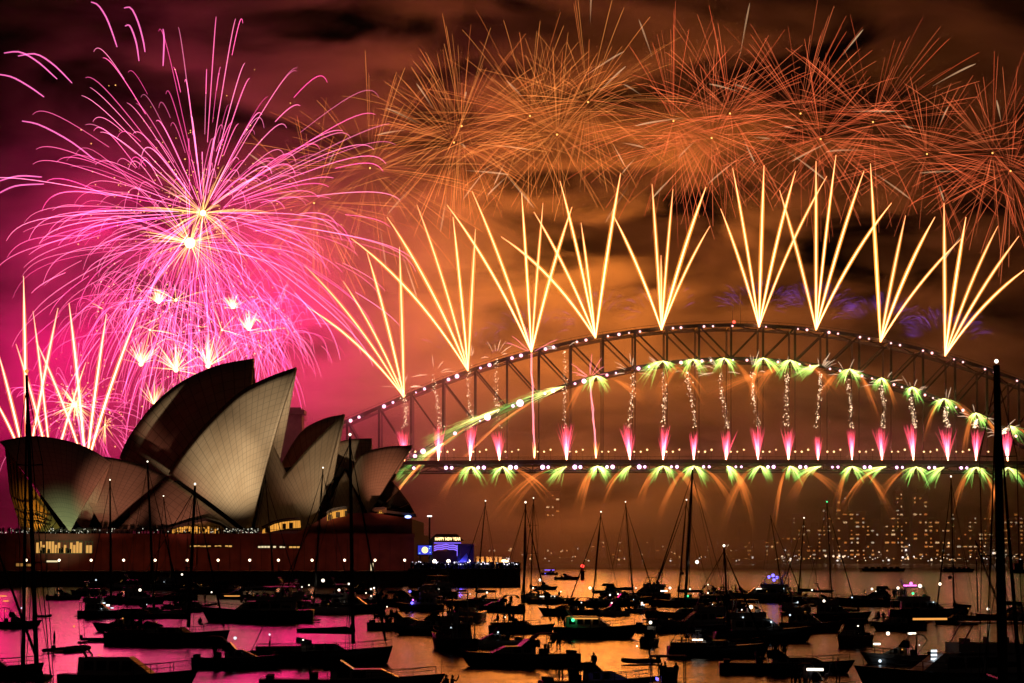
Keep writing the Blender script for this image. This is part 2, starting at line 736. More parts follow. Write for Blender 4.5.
def spline(pts, n):
    """smooth curve through a few points"""
    pts = [Vector(p) for p in pts]
    out = []
    m = len(pts) - 1
    for i in range(n + 1):
        t = m * i / n
        k = min(int(t), m - 1)
        u = t - k
        p0, p1, p2, p3 = pts[max(k - 1, 0)], pts[k], pts[k + 1], pts[min(k + 2, m)]
        out.append(0.5 * ((2 * p1) + (p2 - p0) * u + (2 * p0 - 5 * p1 + 4 * p2 - p3) * u * u + (3 * p1 - p0 - 3 * p2 + p3) * u ** 3))
    return out


OH_Y = 725.0
TILE = tile_material()


def shell(root, name, ridge, foot, yc, hw, bulge=0.12, nu=30, nv=20, ru=16, rv=20, tilt=0.3, mirror=True, back=None):
    """a roof shell: ribs fan out from the foot to the ridge, on both sides of the ridge; one mesh"""
    R = spline([at(px, py, yc) for px, py in ridge], nu)
    Fp = at(foot[0], foot[1], yc - hw)
    m = MB()
    m.uv = []
    halves = (1, -1) if mirror else (1,)
    for sgn in halves:
        vs = []
        for i, r in enumerate(R):
            ch = Fp - r
            o = Vector((0, -1, tilt))
            o = (o - ch * (o.dot(ch) / ch.length_squared)).normalized()
            for j in range(nv + 1):
                s = j / nv
                s2 = s ** 0.9 * 0.985
                p = r + ch * s2 + o * (bulge * ch.length * 4 * s2 * (1 - s2) * 0.5)
                y = p.y if sgn > 0 else 2 * yc - p.y
                vs.append((p.x, y, p.z))
                m.uv.append((ru * i / nu, rv * s))
        fs = []
        w = nv + 1
        for i in range(nu):
            for j in range(nv):
                q = (i * w + j, (i + 1) * w + j, (i + 1) * w + j + 1, i * w + j + 1)
                fs.append(q if sgn > 0 else q[::-1])
        m.add(vs, fs)
    o = wbuild(m, name, TILE, root, smooth=True)
    so = o.modifiers.new('thickness', 'SOLIDIFY')
    so.thickness = 0.9
    so.offset = -1
    return o


def build_opera():
    root = empty('opera_house', Vector((at(200, 560, 690).x, OH_Y, 0)), label='opera house with white tiled sail roofs on a red granite podium', cat='concert hall')
    Y1, Y2, Y3 = 728.0, 752.0, 770.0
    # far hall (seen behind): big dark shell and its lower companions
    shell(root, 'roof_shell', [(121, 459), (131, 437), (154.5, 406), (182.6, 383), (218, 367), (254, 360)], (246, 530), Y3, 20)
    shell(root, 'roof_shell', [(258, 528), (276, 480), (300, 436), (322, 421), (345, 415.5)], (318, 530), Y3 - 8, 12, 0.08)
    shell(root, 'roof_shell', [(322, 470), (334, 447), (350, 441), (372, 440)], (368, 520), Y3, 12, 0.08)
    # near hall
    shell(root, 'roof_shell', [(170.5, 475), (184, 454), (209, 424), (240, 394.5), (268, 379.5), (297, 369)], (250, 533), Y1, 22, 0.13, ru=20, rv=24)
    shell(root, 'roof_shell', [(269, 503), (277, 489), (292, 470), (317, 442), (344.5, 415.5)], (316, 531), Y1, 15, 0.11)
    shell(root, 'roof_shell', [(352, 480), (362, 457), (386, 449), (412, 447.3)], (370, 514), Y1, 12, 0.10)
    # the shell that faces the other way at the landward end
    shell(root, 'roof_shell', [(167, 476), (138, 464), (107.5, 457), (84, 457.5), (64.5, 460.6)], (104, 530), Y1, 18, 0.10)
    # restaurant shells, lower and in front at the landward end
    shell(root, 'roof_shell', [(112, 462), (86, 447), (60, 439), (30, 436), (0, 441)], (70, 532), 706, 14, 0.10)
    shell(root, 'roof_shell', [(-36, 470), (-30, 462), (-18, 456), (-6, 454)], (-20, 532), 712, 10, 0.08)
    # side shells that close the gaps between the big ones
    def side(tri, y0, bul, name='side_shell'):
        a, b, c = [at(p[0], p[1], yy) for p, yy in zip(tri, y0)]
        m = MB()
        m.uv = []
        n = 14
        idx = {}
        nrm = (b - a).cross(c - a).normalized()
        if nrm.y > 0:
            nrm = -nrm
        vs, fs = [], []
        for i in range(n + 1):
            for j in range(n + 1 - i):
                u, v = i / n, j / n
                w = 1 - u - v
                p = a * w + b * u + c * v + nrm * (27 * u * v * w + (u * v + v * w + u * w)) * bul
                idx[(i, j)] = len(vs)
                vs.append(p)
                m.uv.append((u * 12, v * 12))
        for i in range(n):
            for j in range(n - i):
                fs.append((idx[(i, j)], idx[(i + 1, j)], idx[(i, j + 1)]))
                if i + j < n - 1:
                    fs.append((idx[(i + 1, j)], idx[(i + 1, j + 1)], idx[(i, j + 1)]))
        m.add(vs, fs)
        o = wbuild(m, name, TILE, root, smooth=True)
        so = o.modifiers.new('thickness', 'SOLIDIFY')
        so.thickness = 0.7
    side([(168, 477), (117, 530), (243, 533)], (716, 704, 704), 1.6)
    side([(271, 440), (254, 531), (312, 529)], (742, 708, 712), 1.0)
    side([(345, 470), (318, 528), (364, 514)], (742, 714, 714), 0.8)
    # glass walls in the mouths of the shells
    BRONZE = mat('bronze_mullion', (0.10, 0.07, 0.04), 0.5, 0.6)
    GLASS = mat('dark_glass', (0.02, 0.015, 0.012), 0.12, 0.0, spec=0.6)
    LIT = mat('lit_foyer', (0.3, 0.2, 0.08), 0.6, emit=(1.0, 0.45, 0.07), emit_s=0.0)
    m, g = MB(), MB()
    top = at(1, 448, 700)
    n = 15
    for i in range(n):
        u = i / (n - 1)
        b = at(22 + 37 * u, 531.5, 693 + 6 * (2 * u - 1) ** 2)
        t = at(5 + 55 * u, 445 + 83 * u, 707 - 12 * u)
        mid = b.lerp(t, 0.45) + Vector((-1.0, -1.2, 0))
        m.tube([b, mid, t], 0.16, 5)
        if i:
            g.add([pb, b, mid, pm], [(0, 1, 2, 3)])
            g.add([pm, mid, t, pt], [(0, 1, 2, 3)])
        pb, pm, pt = b + Vector((0, .4, 0)), mid + Vector((0, .4, 0)), t + Vector((0, .4, 0))
    for k in (0.10, 0.16, 0.25):
        m.tube([at(22 - 20 * k, 531 - 84 * k, 693), at(38 - 8 * k, 531 - 80 * k, 691.5), at(56 - 14 * k, 531 - 60 * k, 697)], 0.2, 5)
    gw = wbuild(g, 'glass_or_backing_wall', mat('amber_glass', (0.45, 0.27, 0.08), 0.5), root)
    gm = m.build('mullion', BRONZE, gw)
    lamp('glass_front_spot', 'SPOT', at(36, 532, 680) - root.location, (1.0, 0.50, 0.08), 24000, root, 0.3, at(30, 510, 700) - root.location, 36, 0.8)  # spot added outside the glass, stands in for the glow within
    # dark glass under the seaward shells
    g, m = MB(), MB()
    P = [at(390, 479, 724), at(399, 490, 712), at(409, 504, 706), at(416, 517, 702)]
    Q = [at(371, 512, 722), at(374, 514, 716), at(378, 516, 710), at(384, 518, 702)]
    for i in range(3):
        g.add([Q[i], Q[i + 1], P[i + 1], P[i]], [(0, 1, 2, 3)])
        m.tube([Q[i], P[i]], 0.18, 5)
        m.tube([P[i], P[i + 1]], 0.22, 5)
    gw = wbuild(g, 'glass_or_backing_wall', GLASS, root)
    m.build('mullion', BRONZE, gw)
    for (x0, x1, y0, y1) in ((252, 258, 440, 532), (312, 318, 470, 530)):
        g = MB()
        g.add([at(x0 + 14, y0, 735), at(x1 + 8, y0, 726), at(x1 - 2, y1, 710), at(x0 - 4, y1, 716)], [(0, 1, 2, 3)])
        wbuild(g, 'glass_or_backing_wall', GLASS, root)
    g = MB()  # added dark backing sheets, they block the bright gaps between the shells
    g.add([at(40, 470, 735), at(130, 462, 735), at(130, 534, 722), at(40, 534, 722)], [(0, 1, 2, 3)])
    g.add([at(165, 482, 748), at(330, 462, 748), at(396, 492, 742), at(396, 520, 740), at(165, 535, 740)], [(0, 1, 2, 3, 4)])
    wbuild(g, 'glass_or_backing_wall', GLASS, root)
    # podium
    RED = mat('red_granite', (0.20, 0.042, 0.03), 0.75, 0, 0.22, 0.35, bump=0.15)
    TERR = mat('terrace_paving', (0.26, 0.15, 0.11), 0.8, 0, 0.2, 0.3)
    xl = at(-130, 533, 695).x
    xr = at(414, 533, 695).x
    zt = at(200, 533.5, 695).z
    zb = at(200, 571, 690).z
    p = MB()
    p.box(((xl + xr) / 2, 695 + 60, (zt + zb) / 2), (xr - xl, 120, zt - zb))
    p.box(((xl + xr) / 2, 694.4, zt - 0.6), (xr - xl + 0.6, 1.2, 1.1))
    # vertical joints of the granite cladding
    q = MB()
    k = xl + 2
    while k < xr - 2:
        q.box((k, 694.97, (zt + zb) / 2 - 0.7), (0.10, 0.1, zt - zb - 1.6))
        k += 3.1
    pod = wbuild(p, 'podium', RED, root)
    q.build('cladding_joint', mat('dark_joint', (0.05, 0.025, 0.02), 0.9), pod)
    # raised seaward part with sloping steps
    x0, x1, x2 = at(296, 530, 696).x, at(330, 515, 696).x, at(412, 515, 696).x
    z1 = at(360, 514, 696).z
    r = MB()
    sec = [(x0, zt - 0.02), (x1, z1), (at(372, 514, 696).x, z1 + 0.4), (x2, at(415, 519, 696).z), (x2, zt - 0.02)]
    f = [(x, 696.0, z) for x, z in sec]
    bk = [(x, 790.0, z) for x, z in sec]
    r.add(f + bk, [(0, 1, 2, 3, 4), (9, 8, 7, 6, 5), (0, 5, 6, 1), (1, 6, 7, 2), (2, 7, 8, 3), (3, 8, 9, 4), (4, 9, 5, 0)])
    wbuild(r, 'terrace_block', RED, root)
    # parapet rail along the terrace edge
    r = MB()
    r.bar((xl, 694.2, zt + 1.1), (at(300, 533, 695).x, 694.2, zt + 1.1), 0.09)
    k = xl
    while k < at(300, 533, 695).x:
        r.bar((k, 694.2, zt), (k, 694.2, zt + 1.1), 0.06)
        k += 2.0
    wbuild(r, 'terrace_rail', BRONZE, root)
    # lit openings
    AMB = glow('lit_foyer_window', (1.0, 0.42, 0.06), 0.9)
    AMB2 = glow('lit_office_window', (1.0, 0.50, 0.12), 0.75)
    DIM = glow('dim_lit_window', (1.0, 0.44, 0.10), 0.32)
    WHT = glow('lit_white_opening', (1.0, 0.80, 0.45), 0.9)

    def opening(px0, px1, py0, py1, material, y=694.7, cells=0, curved=0.0):
        rg = random.Random(int(px0 * 7 + py0))
        a, b = at(px0, py0, y), at(px1, py1, y)
        fr = MB()
        w = 0.22
        for (u, v, s, t) in ((a.x - w, a.x, b.z - w, a.z + w), (b.x, b.x + w, b.z - w, a.z + w), (a.x, b.x, a.z, a.z + w), (a.x, b.x, b.z - w, b.z)):
            fr.box(((u + v) / 2, y, (s + t) / 2), (v - u, 0.5, t - s))
        if cells:
            for i in range(1, cells):
                xx = a.x + (b.x - a.x) * i / cells
                fr.box((xx, y - 0.05, (a.z + b.z) / 2), (0.14, 0.3, a.z - b.z))
        o = wbuild(fr, 'window', BRONZE, root)
        pn = MB()
        n = max(1, cells)
        for i in range(n):
            if cells and rg.random() < 0.14:
                continue
            x0_, x1_ = a.x + (b.x - a.x) * i / n + 0.04, a.x + (b.x - a.x) * (i + 1) / n - 0.04
            zt_ = a.z - (a.z - b.z) * rg.choice((0.0, 0.0, 0.1, 0.3)) if cells else a.z
            pn.add([(x0_, y + 0.02, b.z), (x1_, y + 0.02, b.z), (x1_, y + 0.02, zt_), (x0_, y + 0.02, zt_)], [(0, 1, 2, 3)])
        pn.build('pane', material, o)
        # people and furniture against the light
        if cells > 5:
            d = MB()
            for i in range(cells):
                xx = rg.uniform(a.x, b.x)
                h = (a.z - b.z) * rg.uniform(0.2, 0.55)
                d.box((xx, y - 0.01, b.z + h / 2), (rg.uniform(0.3, 0.9), 0.05, h))
            d.build('furniture', GLASS, o)
        return o
    opening(33, 82, 541.5, 553, AMB2, cells=16)
    opening(86, 92, 542, 553, AMB2, cells=2)
    opening(190, 232, 545.4, 547, AMB2, cells=12)
    opening(258, 270, 546, 547.8, WHT, cells=4)
    opening(273, 286, 546, 547.8, WHT, cells=4)
    opening(289, 300.5, 546.3, 548, AMB2, cells=3)
    opening(16, 31, 563, 566.2, DIM, cells=4)
    opening(46, 58, 560.5, 562.2, WHT)
    opening(370.5, 373.5, 563, 571, WHT)
    # foyers glazed under the shells, with a dark canopy roof over the middle one
    opening(172, 219, 526.5, 535.0, AMB, y=700.0, cells=20)
    cn = MB()
    ring = []
    for (px, py) in ((166, 533), (170, 528.5), (190, 522.5), (207, 518.5), (222, 523), (236, 532)):
        a = at(px, py, 702)
        ring.append([(a.x, 697.5, a.z - 0.7), (a.x, 712, a.z - 0.1), (a.x, 712, a.z + 0.6), (a.x, 697.5, a.z + 0.1)])
    cn.loft(ring)
    wbuild(cn, 'canopy', mat('canopy_bronze', (0.05, 0.035, 0.03), 0.6), root)

    def foyer(top, bot, y, dark=0.0):
        a = [at(px, py, y) for px, py in top]
        b = [at(px, py, y) for px, py in bot]
        g = MB()
        for i in range(len(a) - 1):
            g.add([b[i], b[i + 1], a[i + 1], a[i]], [(0, 1, 2, 3)])
        o = wbuild(g, 'foyer_glazing', AMB, root)
        f = MB()
        rg = random.Random(len(top) + int(top[0][0]))
        for i in range(len(a)):
            f.bar(a[i] + Vector((0, -.2, 0)), b[i] + Vector((0, -.2, 0)), 0.16)
            if i:
                f.bar(a[i - 1] + Vector((0, -.2, 0)), a[i] + Vector((0, -.2, 0)), 0.35)
                for q in (0.33, 0.66):
                    f.bar(a[i - 1].lerp(a[i], q) + Vector((0, -.2, 0)), b[i - 1].lerp(b[i], q) + Vector((0, -.2, 0)), 0.08)
                if rg.random() < 0.6:
                    c = b[i - 1].lerp(b[i], rg.random()) + Vector((0, -.15, 0))
                    f.box((c.x, c.y, c.z + 0.8), (rg.uniform(.4, 1.6), 0.1, 1.6))
        f.build('mullion', BRONZE, o)
        # dark eave above
        e = MB()
        for i in range(len(a) - 1):
            e.bar(a[i] + Vector((0, -1.0, 0.5)), a[i + 1] + Vector((0, -1.0, 0.5)), 2.4, 0.5)
        e.build('eave', mat('canopy_bronze', (0.05, 0.035, 0.03), 0.6), o)
    foyer([(262.5, 529), (268, 526.5), (274, 523.5), (282, 521.5), (290, 520.5), (296, 520), (300.5, 520)], [(262, 533.5), (268, 532.5), (274, 531), (282, 529.5), (290, 528.2), (296, 528), (301, 527.6)], 694.5)
    foyer([(327, 514.5), (332, 511.5), (338, 510), (344, 509), (347, 509)], [(327, 521), (332, 519), (338, 517.5), (344, 516.5), (347, 516)], 694.5)
    foyer([(374, 510.3), (380, 510), (385, 509.5)], [(376, 513), (381, 513.4), (385, 513)], 699)
    rr = MB()
    a, b, c = at(372, 511, 699), at(416, 516.5, 699), at(404, 505, 705)
    rr.add([a, b, b + Vector((0, 0, 0.7)), a + Vector((0, 0, 0.7)), at(372, 509, 716), at(410, 508.5, 716)], [(0, 1, 2, 3), (3, 2, 5, 4), (0, 4, 5, 1)])
    wbuild(rr, 'canopy', mat('canopy_bronze', (0.05, 0.035, 0.03), 0.6), root)
    MBx = MB().blob(at(408, 516.8, 698.5), 0.6, 8, 5, (1.6, 1, .7))
    wbuild(MBx, 'canopy_lamp', glow('blue_white_lamp', (0.25, 0.35, 1.0), 5), root)
    # floodlights that wash the shells; red ones are added fill for firework spill
    fl = [((300, 575, 600), (226, 468, 716), (1.0, 0.71, 0.42), 7.8e5, 13.2), ((320, 575, 600), (264, 410, 722), (1.0, 0.71, 0.43), 5.5e5, 13.5),
          ((330, 575, 600), (318, 468, 720), (1.0, 0.66, 0.38), 3.2e5, 14), ((388, 575, 600), (388, 478, 722), (1.0, 0.34, 0.19), 3.0e5, 9),
          ((66, 560, 660), (62, 524, 704), (0.72, 1.0, 0.50), 0.22e5, 36), ((110, 575, 600), (112, 490, 712), (1.0, 0.34, 0.22), 1.9e5, 14),
          ((180, 575, 600), (182, 508, 706), (1.0, 0.34, 0.22), 1.3e5, 11), ((290, 575, 600), (292, 490, 712), (1.0, 0.26, 0.16), 0.30e5, 8),
          ((40, 575, 560), (45, 478, 706), (1.0, 0.12, 0.09), 0.16e5, 12), ((200, 575, 560), (190, 420, 770), (1.0, 0.07, 0.07), 0.10e5, 16)]
    for (p, t, c, w, s) in fl:
        lamp('shell_spot', 'SPOT', at(*p) - root.location, c, w, root, 0.8, at(*t) - root.location, s, 1.0)
    return root


build_opera()

# promenade in front of the podium, sea wall and the long pier
STONE = mat('sea_wall_stone', (0.26, 0.15, 0.11), 0.85, 0, 0.3, 0.5, bump=0.3)
zq = at(200, 571, 680).z
xa, xb = at(-140, 575, 680).x, at(409, 575, 680).x
m = MB()
m.box(((xa + xb) / 2, 680 + 8.5, zq / 2 - 1), (xb - xa, 17, zq + 2))
m.box(((xa + xb) / 2, 679.9, zq - 0.25), (xb - xa, 0.6, 0.4))
setting(m.build('promenade', STONE))
xc, xd = at(409, 575, 676).x + 0.02, at(520.5, 575, 676).x
zp = at(460, 568.5, 672).z
m = MB()
m.box(((xc + xd) / 2, 672 + 25, zp / 2 - 1), (xd - xc, 50, zp + 2))
m.box(((xc + xd) / 2, 671.9, zp - 0.3), (xd - xc + 0.3, 0.5, 0.5))
for i in range(14):
    x = xc + 1.5 + (xd - xc - 3) * i / 13
    m.box((x, 671.7, zp / 2 - 0.4), (0.35, 0.4, zp - 0.4))
tag(m.build('pier', STONE), 'long dark stone pier with a crowd running out past the stage', 'pier')

# promenade lamps on the wall foot
LX = [26, 59, 91, 123.5, 155, 187, 218, 249.6, 278.3, 312, 344.5, 375, 404.6]
WHITE = glow('lamp_globe', (1.0, 0.70, 0.45), 5)
DARKM = mat('dark_iron', (0.03, 0.03, 0.03), 0.5, 0.4)
src = None
PLACES = ['below the gold glass wall', 'below the lit office windows', 'right under the end of the office windows', 'below the brown shell', 'below the dark mast by the brown shell',
          'below the long foyer glow', 'below the slit window toward the lit shell', 'below the foot of the great lit shell', 'below the curved amber foyer', 'between the curved amber foyer and the small one',
          'below the small amber foyer', 'beside the lit doorway', 'last before the pier and its crowd']
for i, px in enumerate(LX):
    b = at(px, 571, 687)
    r = empty('promenade_lamp', Vector((b.x, 687, zq)), label='round globe lamp on the promenade wall ' + PLACES[i], cat='street lamp', group='globe lamps along the promenade')
    h = at(px, 560.2, 687).z - zq
    MB().tube([(0, 0, 0), (0, 0, h - 0.4)], [0.14, 0.09], 6).build('pole', DARKM, r)
    MB().blob((0, 0, h), 0.36, 10, 6).build('globe', WHITE, r)
    lamp('globe_light', 'POINT', (0, 0.0, h), (1.0, 0.26, 0.09), 300, r, 0.45)

# the stage with its writing
def build_stage():
    y = 686.0
    base = at(447, 570, y)
    root = empty('concert_stage', Vector((base.x, y, zp)), label='open air stage with glowing new year sign and blue strip lights', cat='stage')
    BLK = mat('stage_black', (0.02, 0.02, 0.022), 0.6)
    m = MB()
    a, b = at(431, 539, y), at(462, 539, y)
    m.add([at(428, 541, y - 2), at(464, 541, y - 2), at(457, 534, y + 5), at(436, 534, y + 5), at(428, 541, y + 12), at(464, 541, y + 12), at(457, 534, y + 9), at(436, 534, y + 9)],
          [(0, 1, 2, 3), (1, 5, 6, 2), (5, 4, 7, 6), (4, 0, 3, 7), (3, 2, 6, 7), (0, 4, 5, 1)])
    wbuild(m, 'roof', BLK, root)
    m = MB()
    for px in (431.5, 459):
        p = at(px, 570, y)
        m.bar(Vector((p.x, y - 1.5, zp)), at(px, 541, y - 1.5), 0.8)
        m.bar(Vector((p.x, y + 10, zp)), at(px, 541, y + 10), 0.8)
    wbuild(m, 'truss', BLK, root)
    m = MB()
    for px0, px1, py0, py1 in ((447, 474, 544, 551), (430, 458, 541, 544)):
        p, q = at(px0, py0, y + 4), at(px1, py1, y + 4)
        m.box(((p.x + q.x) / 2, y + 4, (p.z + q.z) / 2), (q.x - p.x, 1.2, abs(p.z - q.z)))
    p, q = at(433, 551, y + 6), at(458, 568, y + 6)
    m.box(((p.x + q.x) / 2, y + 6, (p.z + q.z) / 2), (q.x - p.x, .6, p.z - q.z))
    p, q = at(461, 544, y + 6), at(474, 570, y + 6)
    m.box(((p.x + q.x) / 2, y + 6, (p.z + q.z) / 2), (q.x - p.x, 5, p.z - q.z))
    wbuild(m, 'back_wall', mat('stage_red', (0.12, 0.03, 0.02), 0.7), root)
    # sign letters
    cu = bpy.data.curves.new('sign_text', 'FONT')
    cu.body = 'HAPPY NEW YEAR'
    cu.size = 1.0
    cu.extrude = 0.12
    cu.offset = 0.022
    cu.align_x = 'CENTER'
    t = bpy.data.objects.new('sign_text', cu)
    COL.objects.link(t)
    bpy.context.view_layer.update()
    me = bpy.data.meshes.new_from_object(t.evaluated_get(bpy.context.evaluated_depsgraph_get()))
    bpy.data.objects.remove(t)
    me.materials.clear()
    me.materials.append(glow('warm_sign_letters', (1.0, 0.66, 0.28), 3.2))
    w = max(v.co.x for v in me.vertices) - min(v.co.x for v in me.vertices)
    W_ = at(460.5, 538, y - 3).x - at(435, 538, y - 3).x
    o = link('sign_letters', me, root, at(447.7, 540.3, y - 3) - root.location)
    k = W_ / w
    o.scale = (k, k * 1.35, k)
    o.rotation_euler = (math.pi / 2, 0, 0)
    # blue strips
    m = MB()
    p, q = at(434, 543.0, y - 2.2), at(461, 543.0, y - 2.2)
    m.bar(p, q, 0.22)
    for j in range(3):
        pts = []
        for i in range(13):
            u = i / 12
            pts.append(at(434 + 23.5 * u, 546.3 + 2.0 * j - 1.6 * math.sin(math.pi * u) + 0.8 * math.cos(6 * math.pi * u) * 0.5, y + 0.5 * j))
        m.tube(pts, 0.16, 5)
    m.bar(at(457.2, 545, y), at(457.2, 556, y), 0.2)
    wbuild(m, 'light_strip', glow('blue_strip', (0.25, 0.14, 1.0), 1.5), root)
    lamp('stage_light', 'POINT', at(463, 562, y - 3) - root.location, (0.03, 0.04, 1.0), 900, root, 0.6)
    # lamps at the lip of the stage
    for px in (434.5, 448.5, 468.5):
        wbuild(MB().blob(at(px, 561.3, y - 5), 0.55, 8, 5), 'stage_lamp', glow('stage_white_lamp', (1.0, 0.80, 0.62), 5), root)
    # screen beside it
    s = empty('video_screen', Vector((at(424.5, 570, y).x, y - 3, zp)), label='small bright blue video screen with a round clock face by the stage', cat='screen')
    p, q = at(418.0, 545.5, y - 3), at(431.8, 554.5, y - 3)
    cx, cz = (p.x + q.x) / 2, (p.z + q.z) / 2
    m = MB()
    m.box((cx, y - 2.7, cz), (q.x - p.x + 0.5, 0.5, p.z - q.z + 0.5))
    for dx in (-1.4, 1.4):
        m.bar((cx + dx, y - 2.6, zp), (cx + dx, y - 2.6, q.z), 0.3)
    wbuild(m, 'frame', BLK, s)
    m = MB().add([(p.x, y - 3.0, q.z), (q.x, y - 3.0, q.z), (q.x, y - 3.0, p.z), (p.x, y - 3.0, p.z)], [(0, 1, 2, 3)])
    face = wbuild(m, 'display', glow('screen_blue', (0.06, 0.07, 0.85), 0.8), s)
    m = MB()
    m.add([(cx + 0.93 * math.cos(i * math.pi / 10), y - 3.02, cz + 0.93 * math.sin(i * math.pi / 10)) for i in range(20)], [tuple(range(20))])
    m.build('clock_face', glow('screen_yellow', (1.0, 0.85, 0.38), 1.6), face)
    m = MB().bar((cx, y - 3.06, cz), (cx + 0.1, y - 3.06, cz + 0.62), 0.13).bar((cx, y - 3.06, cz), (cx + 0.42, y - 3.06, cz - 0.2), 0.13)
    m.build('clock_hands', glow('screen_green', (0.05, 0.4, 0.12), 0.6), face)
    m = MB()
    for (dx, dz, w_) in ((1.5, 1.0, .5), (1.25, 0.45, .35), (-1.5, -.9, .45), (1.5, -.7, .3)):
        m.add([(cx + dx - w_ / 2, y - 3.02, cz + dz - .12), (cx + dx + w_ / 2, y - 3.02, cz + dz - .12), (cx + dx + w_ / 2, y - 3.02, cz + dz + .12), (cx + dx - w_ / 2, y - 3.02, cz + dz + .12)], [(0, 1, 2, 3)])
    m.build('graphic', glow('screen_cyan', (0.3, 0.8, 1.0), 1.2), face)
    # blue lit tent
    t = empty('marquee_tent', Vector((at(466, 570, y - 4).x, y - 6, zp)), label='peaked white tent lit blue beside the stage', cat='tent')
    m = MB()
    x0, x1 = at(459, 563, y - 6).x, at(470, 563, y - 6).x
    zt_, ze = at(466, 553, y - 6).z, at(466, 562, y - 6).z
    cxx = (x0 + x1) / 2
    m.add([(x0, y - 9, ze), (x1, y - 9, ze), (x1, y - 3, ze), (x0, y - 3, ze), (cxx + 0.6, y - 6, zt_)], [(0, 1, 4), (1, 2, 4), (2, 3, 4), (3, 0, 4)])
    wbuild(m, 'tent_roof', mat('tent_canvas', (0.7, 0.7, 0.72), 0.8), t)
    m = MB()
    for xx in (x0, x1):
        for yy in (y - 9, y - 3):
            m.bar((xx, yy, zp), (xx, yy, ze), 0.12)
    wbuild(m, 'tent_poles', DARKM, t)
    lamp('tent_light', 'POINT', Vector((x0 + 0.5, y - 10.5, ze + 0.6)) - t.location, (0.05, 0.05, 1.0), 500, t, 0.3)
    # lit columns farther along the pier
    PIL = mat('pillar_stone', (0.6, 0.5, 0.4), 0.7)
    for i, (px, l) in enumerate(((480.5, 'first from the stage'), (488.5, 'in the middle of the pier'), (498.5, 'toward the end of the pier'))):
        yy = 700
        b = at(px, 568, yy)
        r = empty('lit_pillar', Vector((b.x, yy, zp)), label='stone pillar washed in amber light behind the crowd, ' + l, cat='pillar', group='amber lit pillars on the pier')
        h = at(px, 557.5, yy).z - zp
        for dx in ((-0.75, 0.55) if i != 1 else (-0.2, 0.7)):
            MB().box((dx, 0, h / 2), (0.75, 0.9, h)).box((dx, 0, h + .1), (1.0, 1.1, .2)).build('column', PIL, r)
        lamp('pillar_light', 'POINT', (0.2, -2.2, 1.4), (1.0, 0.42, 0.10), 230, r, 0.2)
    r = empty('bright_lantern', at(504, 561, 696), label='brightest warm lantern over the crowd near the pier end', cat='lamp')
    MB().blob((0, 0, 0), 0.5, 8, 5, (1.6, 1, 1)).blob((1.0, 0, -0.1), 0.4, 8, 5).build('lantern', glow('lantern_glow', (1.0, 0.6, 0.25), 5), r)
    MB().tube([(0, 0, -0.4), (0, 0, zp - r.location.z)], 0.1, 5).build('pole', DARKM, r)
    # masts with stadium lights by the stage
    for px, py, yy, l in ((429.4, 516.5, 690, 'tall lamp post with a flat white head behind the video screen'),):
        b = at(px, 570, yy)
        r = empty('lamp_post', Vector((b.x, yy, zp)), label=l, cat='lamp post')
        h = at(px, py, yy).z - zp
        MB().tube([(0, 0, 0), (0, 0, h)], [0.35, 0.25], 6).build('pole', DARKM, r)
        MB().box((0, 0, h + 0.1), (1.3, 0.8, 0.35)).build('lamp_head', glow('lamp_head_white', (1.0, 0.85, 0.75), 3), r)


build_stage()


# crowd on pier and terraces: one mass
def person_bits(m, x, y, z, h, rg):
    w = h * 0.13
    m.box((x, y, z + h * 0.24), (w * 1.3, w, h * 0.48), rg.uniform(0, 3))
    m.box((x, y, z + h * 0.64), (w * 2.1, w * 1.2, h * 0.36), rg.uniform(0, 3), 0.8)
    m.blob((x, y, z + h * 0.92), h * 0.075, 6, 4, (1, 1, 1.25))


rg = random.Random(5)
m = MB()
for i in range(420):
    px = rg.uniform(411, 520)
    yy = rg.uniform(672.8, 684) if px < 476 else rg.uniform(672.8, 697)
    x = at(px, 568, yy).x
    person_bits(m, x, yy, zp, rg.uniform(1.5, 1.85), rg)
ob = m.build('crowd', mat('dark_clothes', (0.05, 0.04, 0.05), 0.8, 0, 0.6, 0.7))
ob['kind'] = 'stuff'
m = MB()
for i in range(60):
    px = rg.uniform(412, 520)
    yy = rg.uniform(672.6, 676)
    m.blob((at(px, 568, yy).x, yy, zp + rg.uniform(1.0, 1.9)), rg.choice((0.06, 0.09, 0.16)), 5, 3)
ob = m.build('phone_lights', glow('phone_screen', (0.9, 0.85, 1.0), 2.5))
ob['kind'] = 'stuff'
rg = random.Random(6)
m = MB()
zt0 = at(200, 533.5, 695).z
for i in range(330):
    px = rg.uniform(-4, 258)
    if 168 < px < 224 and i % 4:
        continue
    yy = rg.uniform(695.5, 697)
    person_bits(m, at(px, 533, yy).x, yy, zt0, rg.uniform(1.5, 1.85), rg)
ob = m.build('terrace_crowd', mat('dark_clothes', (0.05, 0.04, 0.05), 0.8))
ob['kind'] = 'stuff'
m = MB()
for i in range(130):
    px = rg.choice((rg.uniform(0, 258), rg.uniform(0, 120), rg.uniform(220, 258)))
    m.blob((at(px, 533, 694.3).x, 694.4, zt0 + rg.uniform(0.1, 1.4)), rg.choice((0.07, 0.1, 0.14)), 5, 3)
ob = m.build('terrace_phone_lights', glow('terrace_glint', (0.9, 0.85, 0.65), 1.2))
ob['kind'] = 'stuff'

# ---------------------------------------------------------------- far shore
LAND = mat('dark_land', (0.05, 0.055, 0.04), 0.9, 0, 0.4, 0.02)
YS = 1900.0


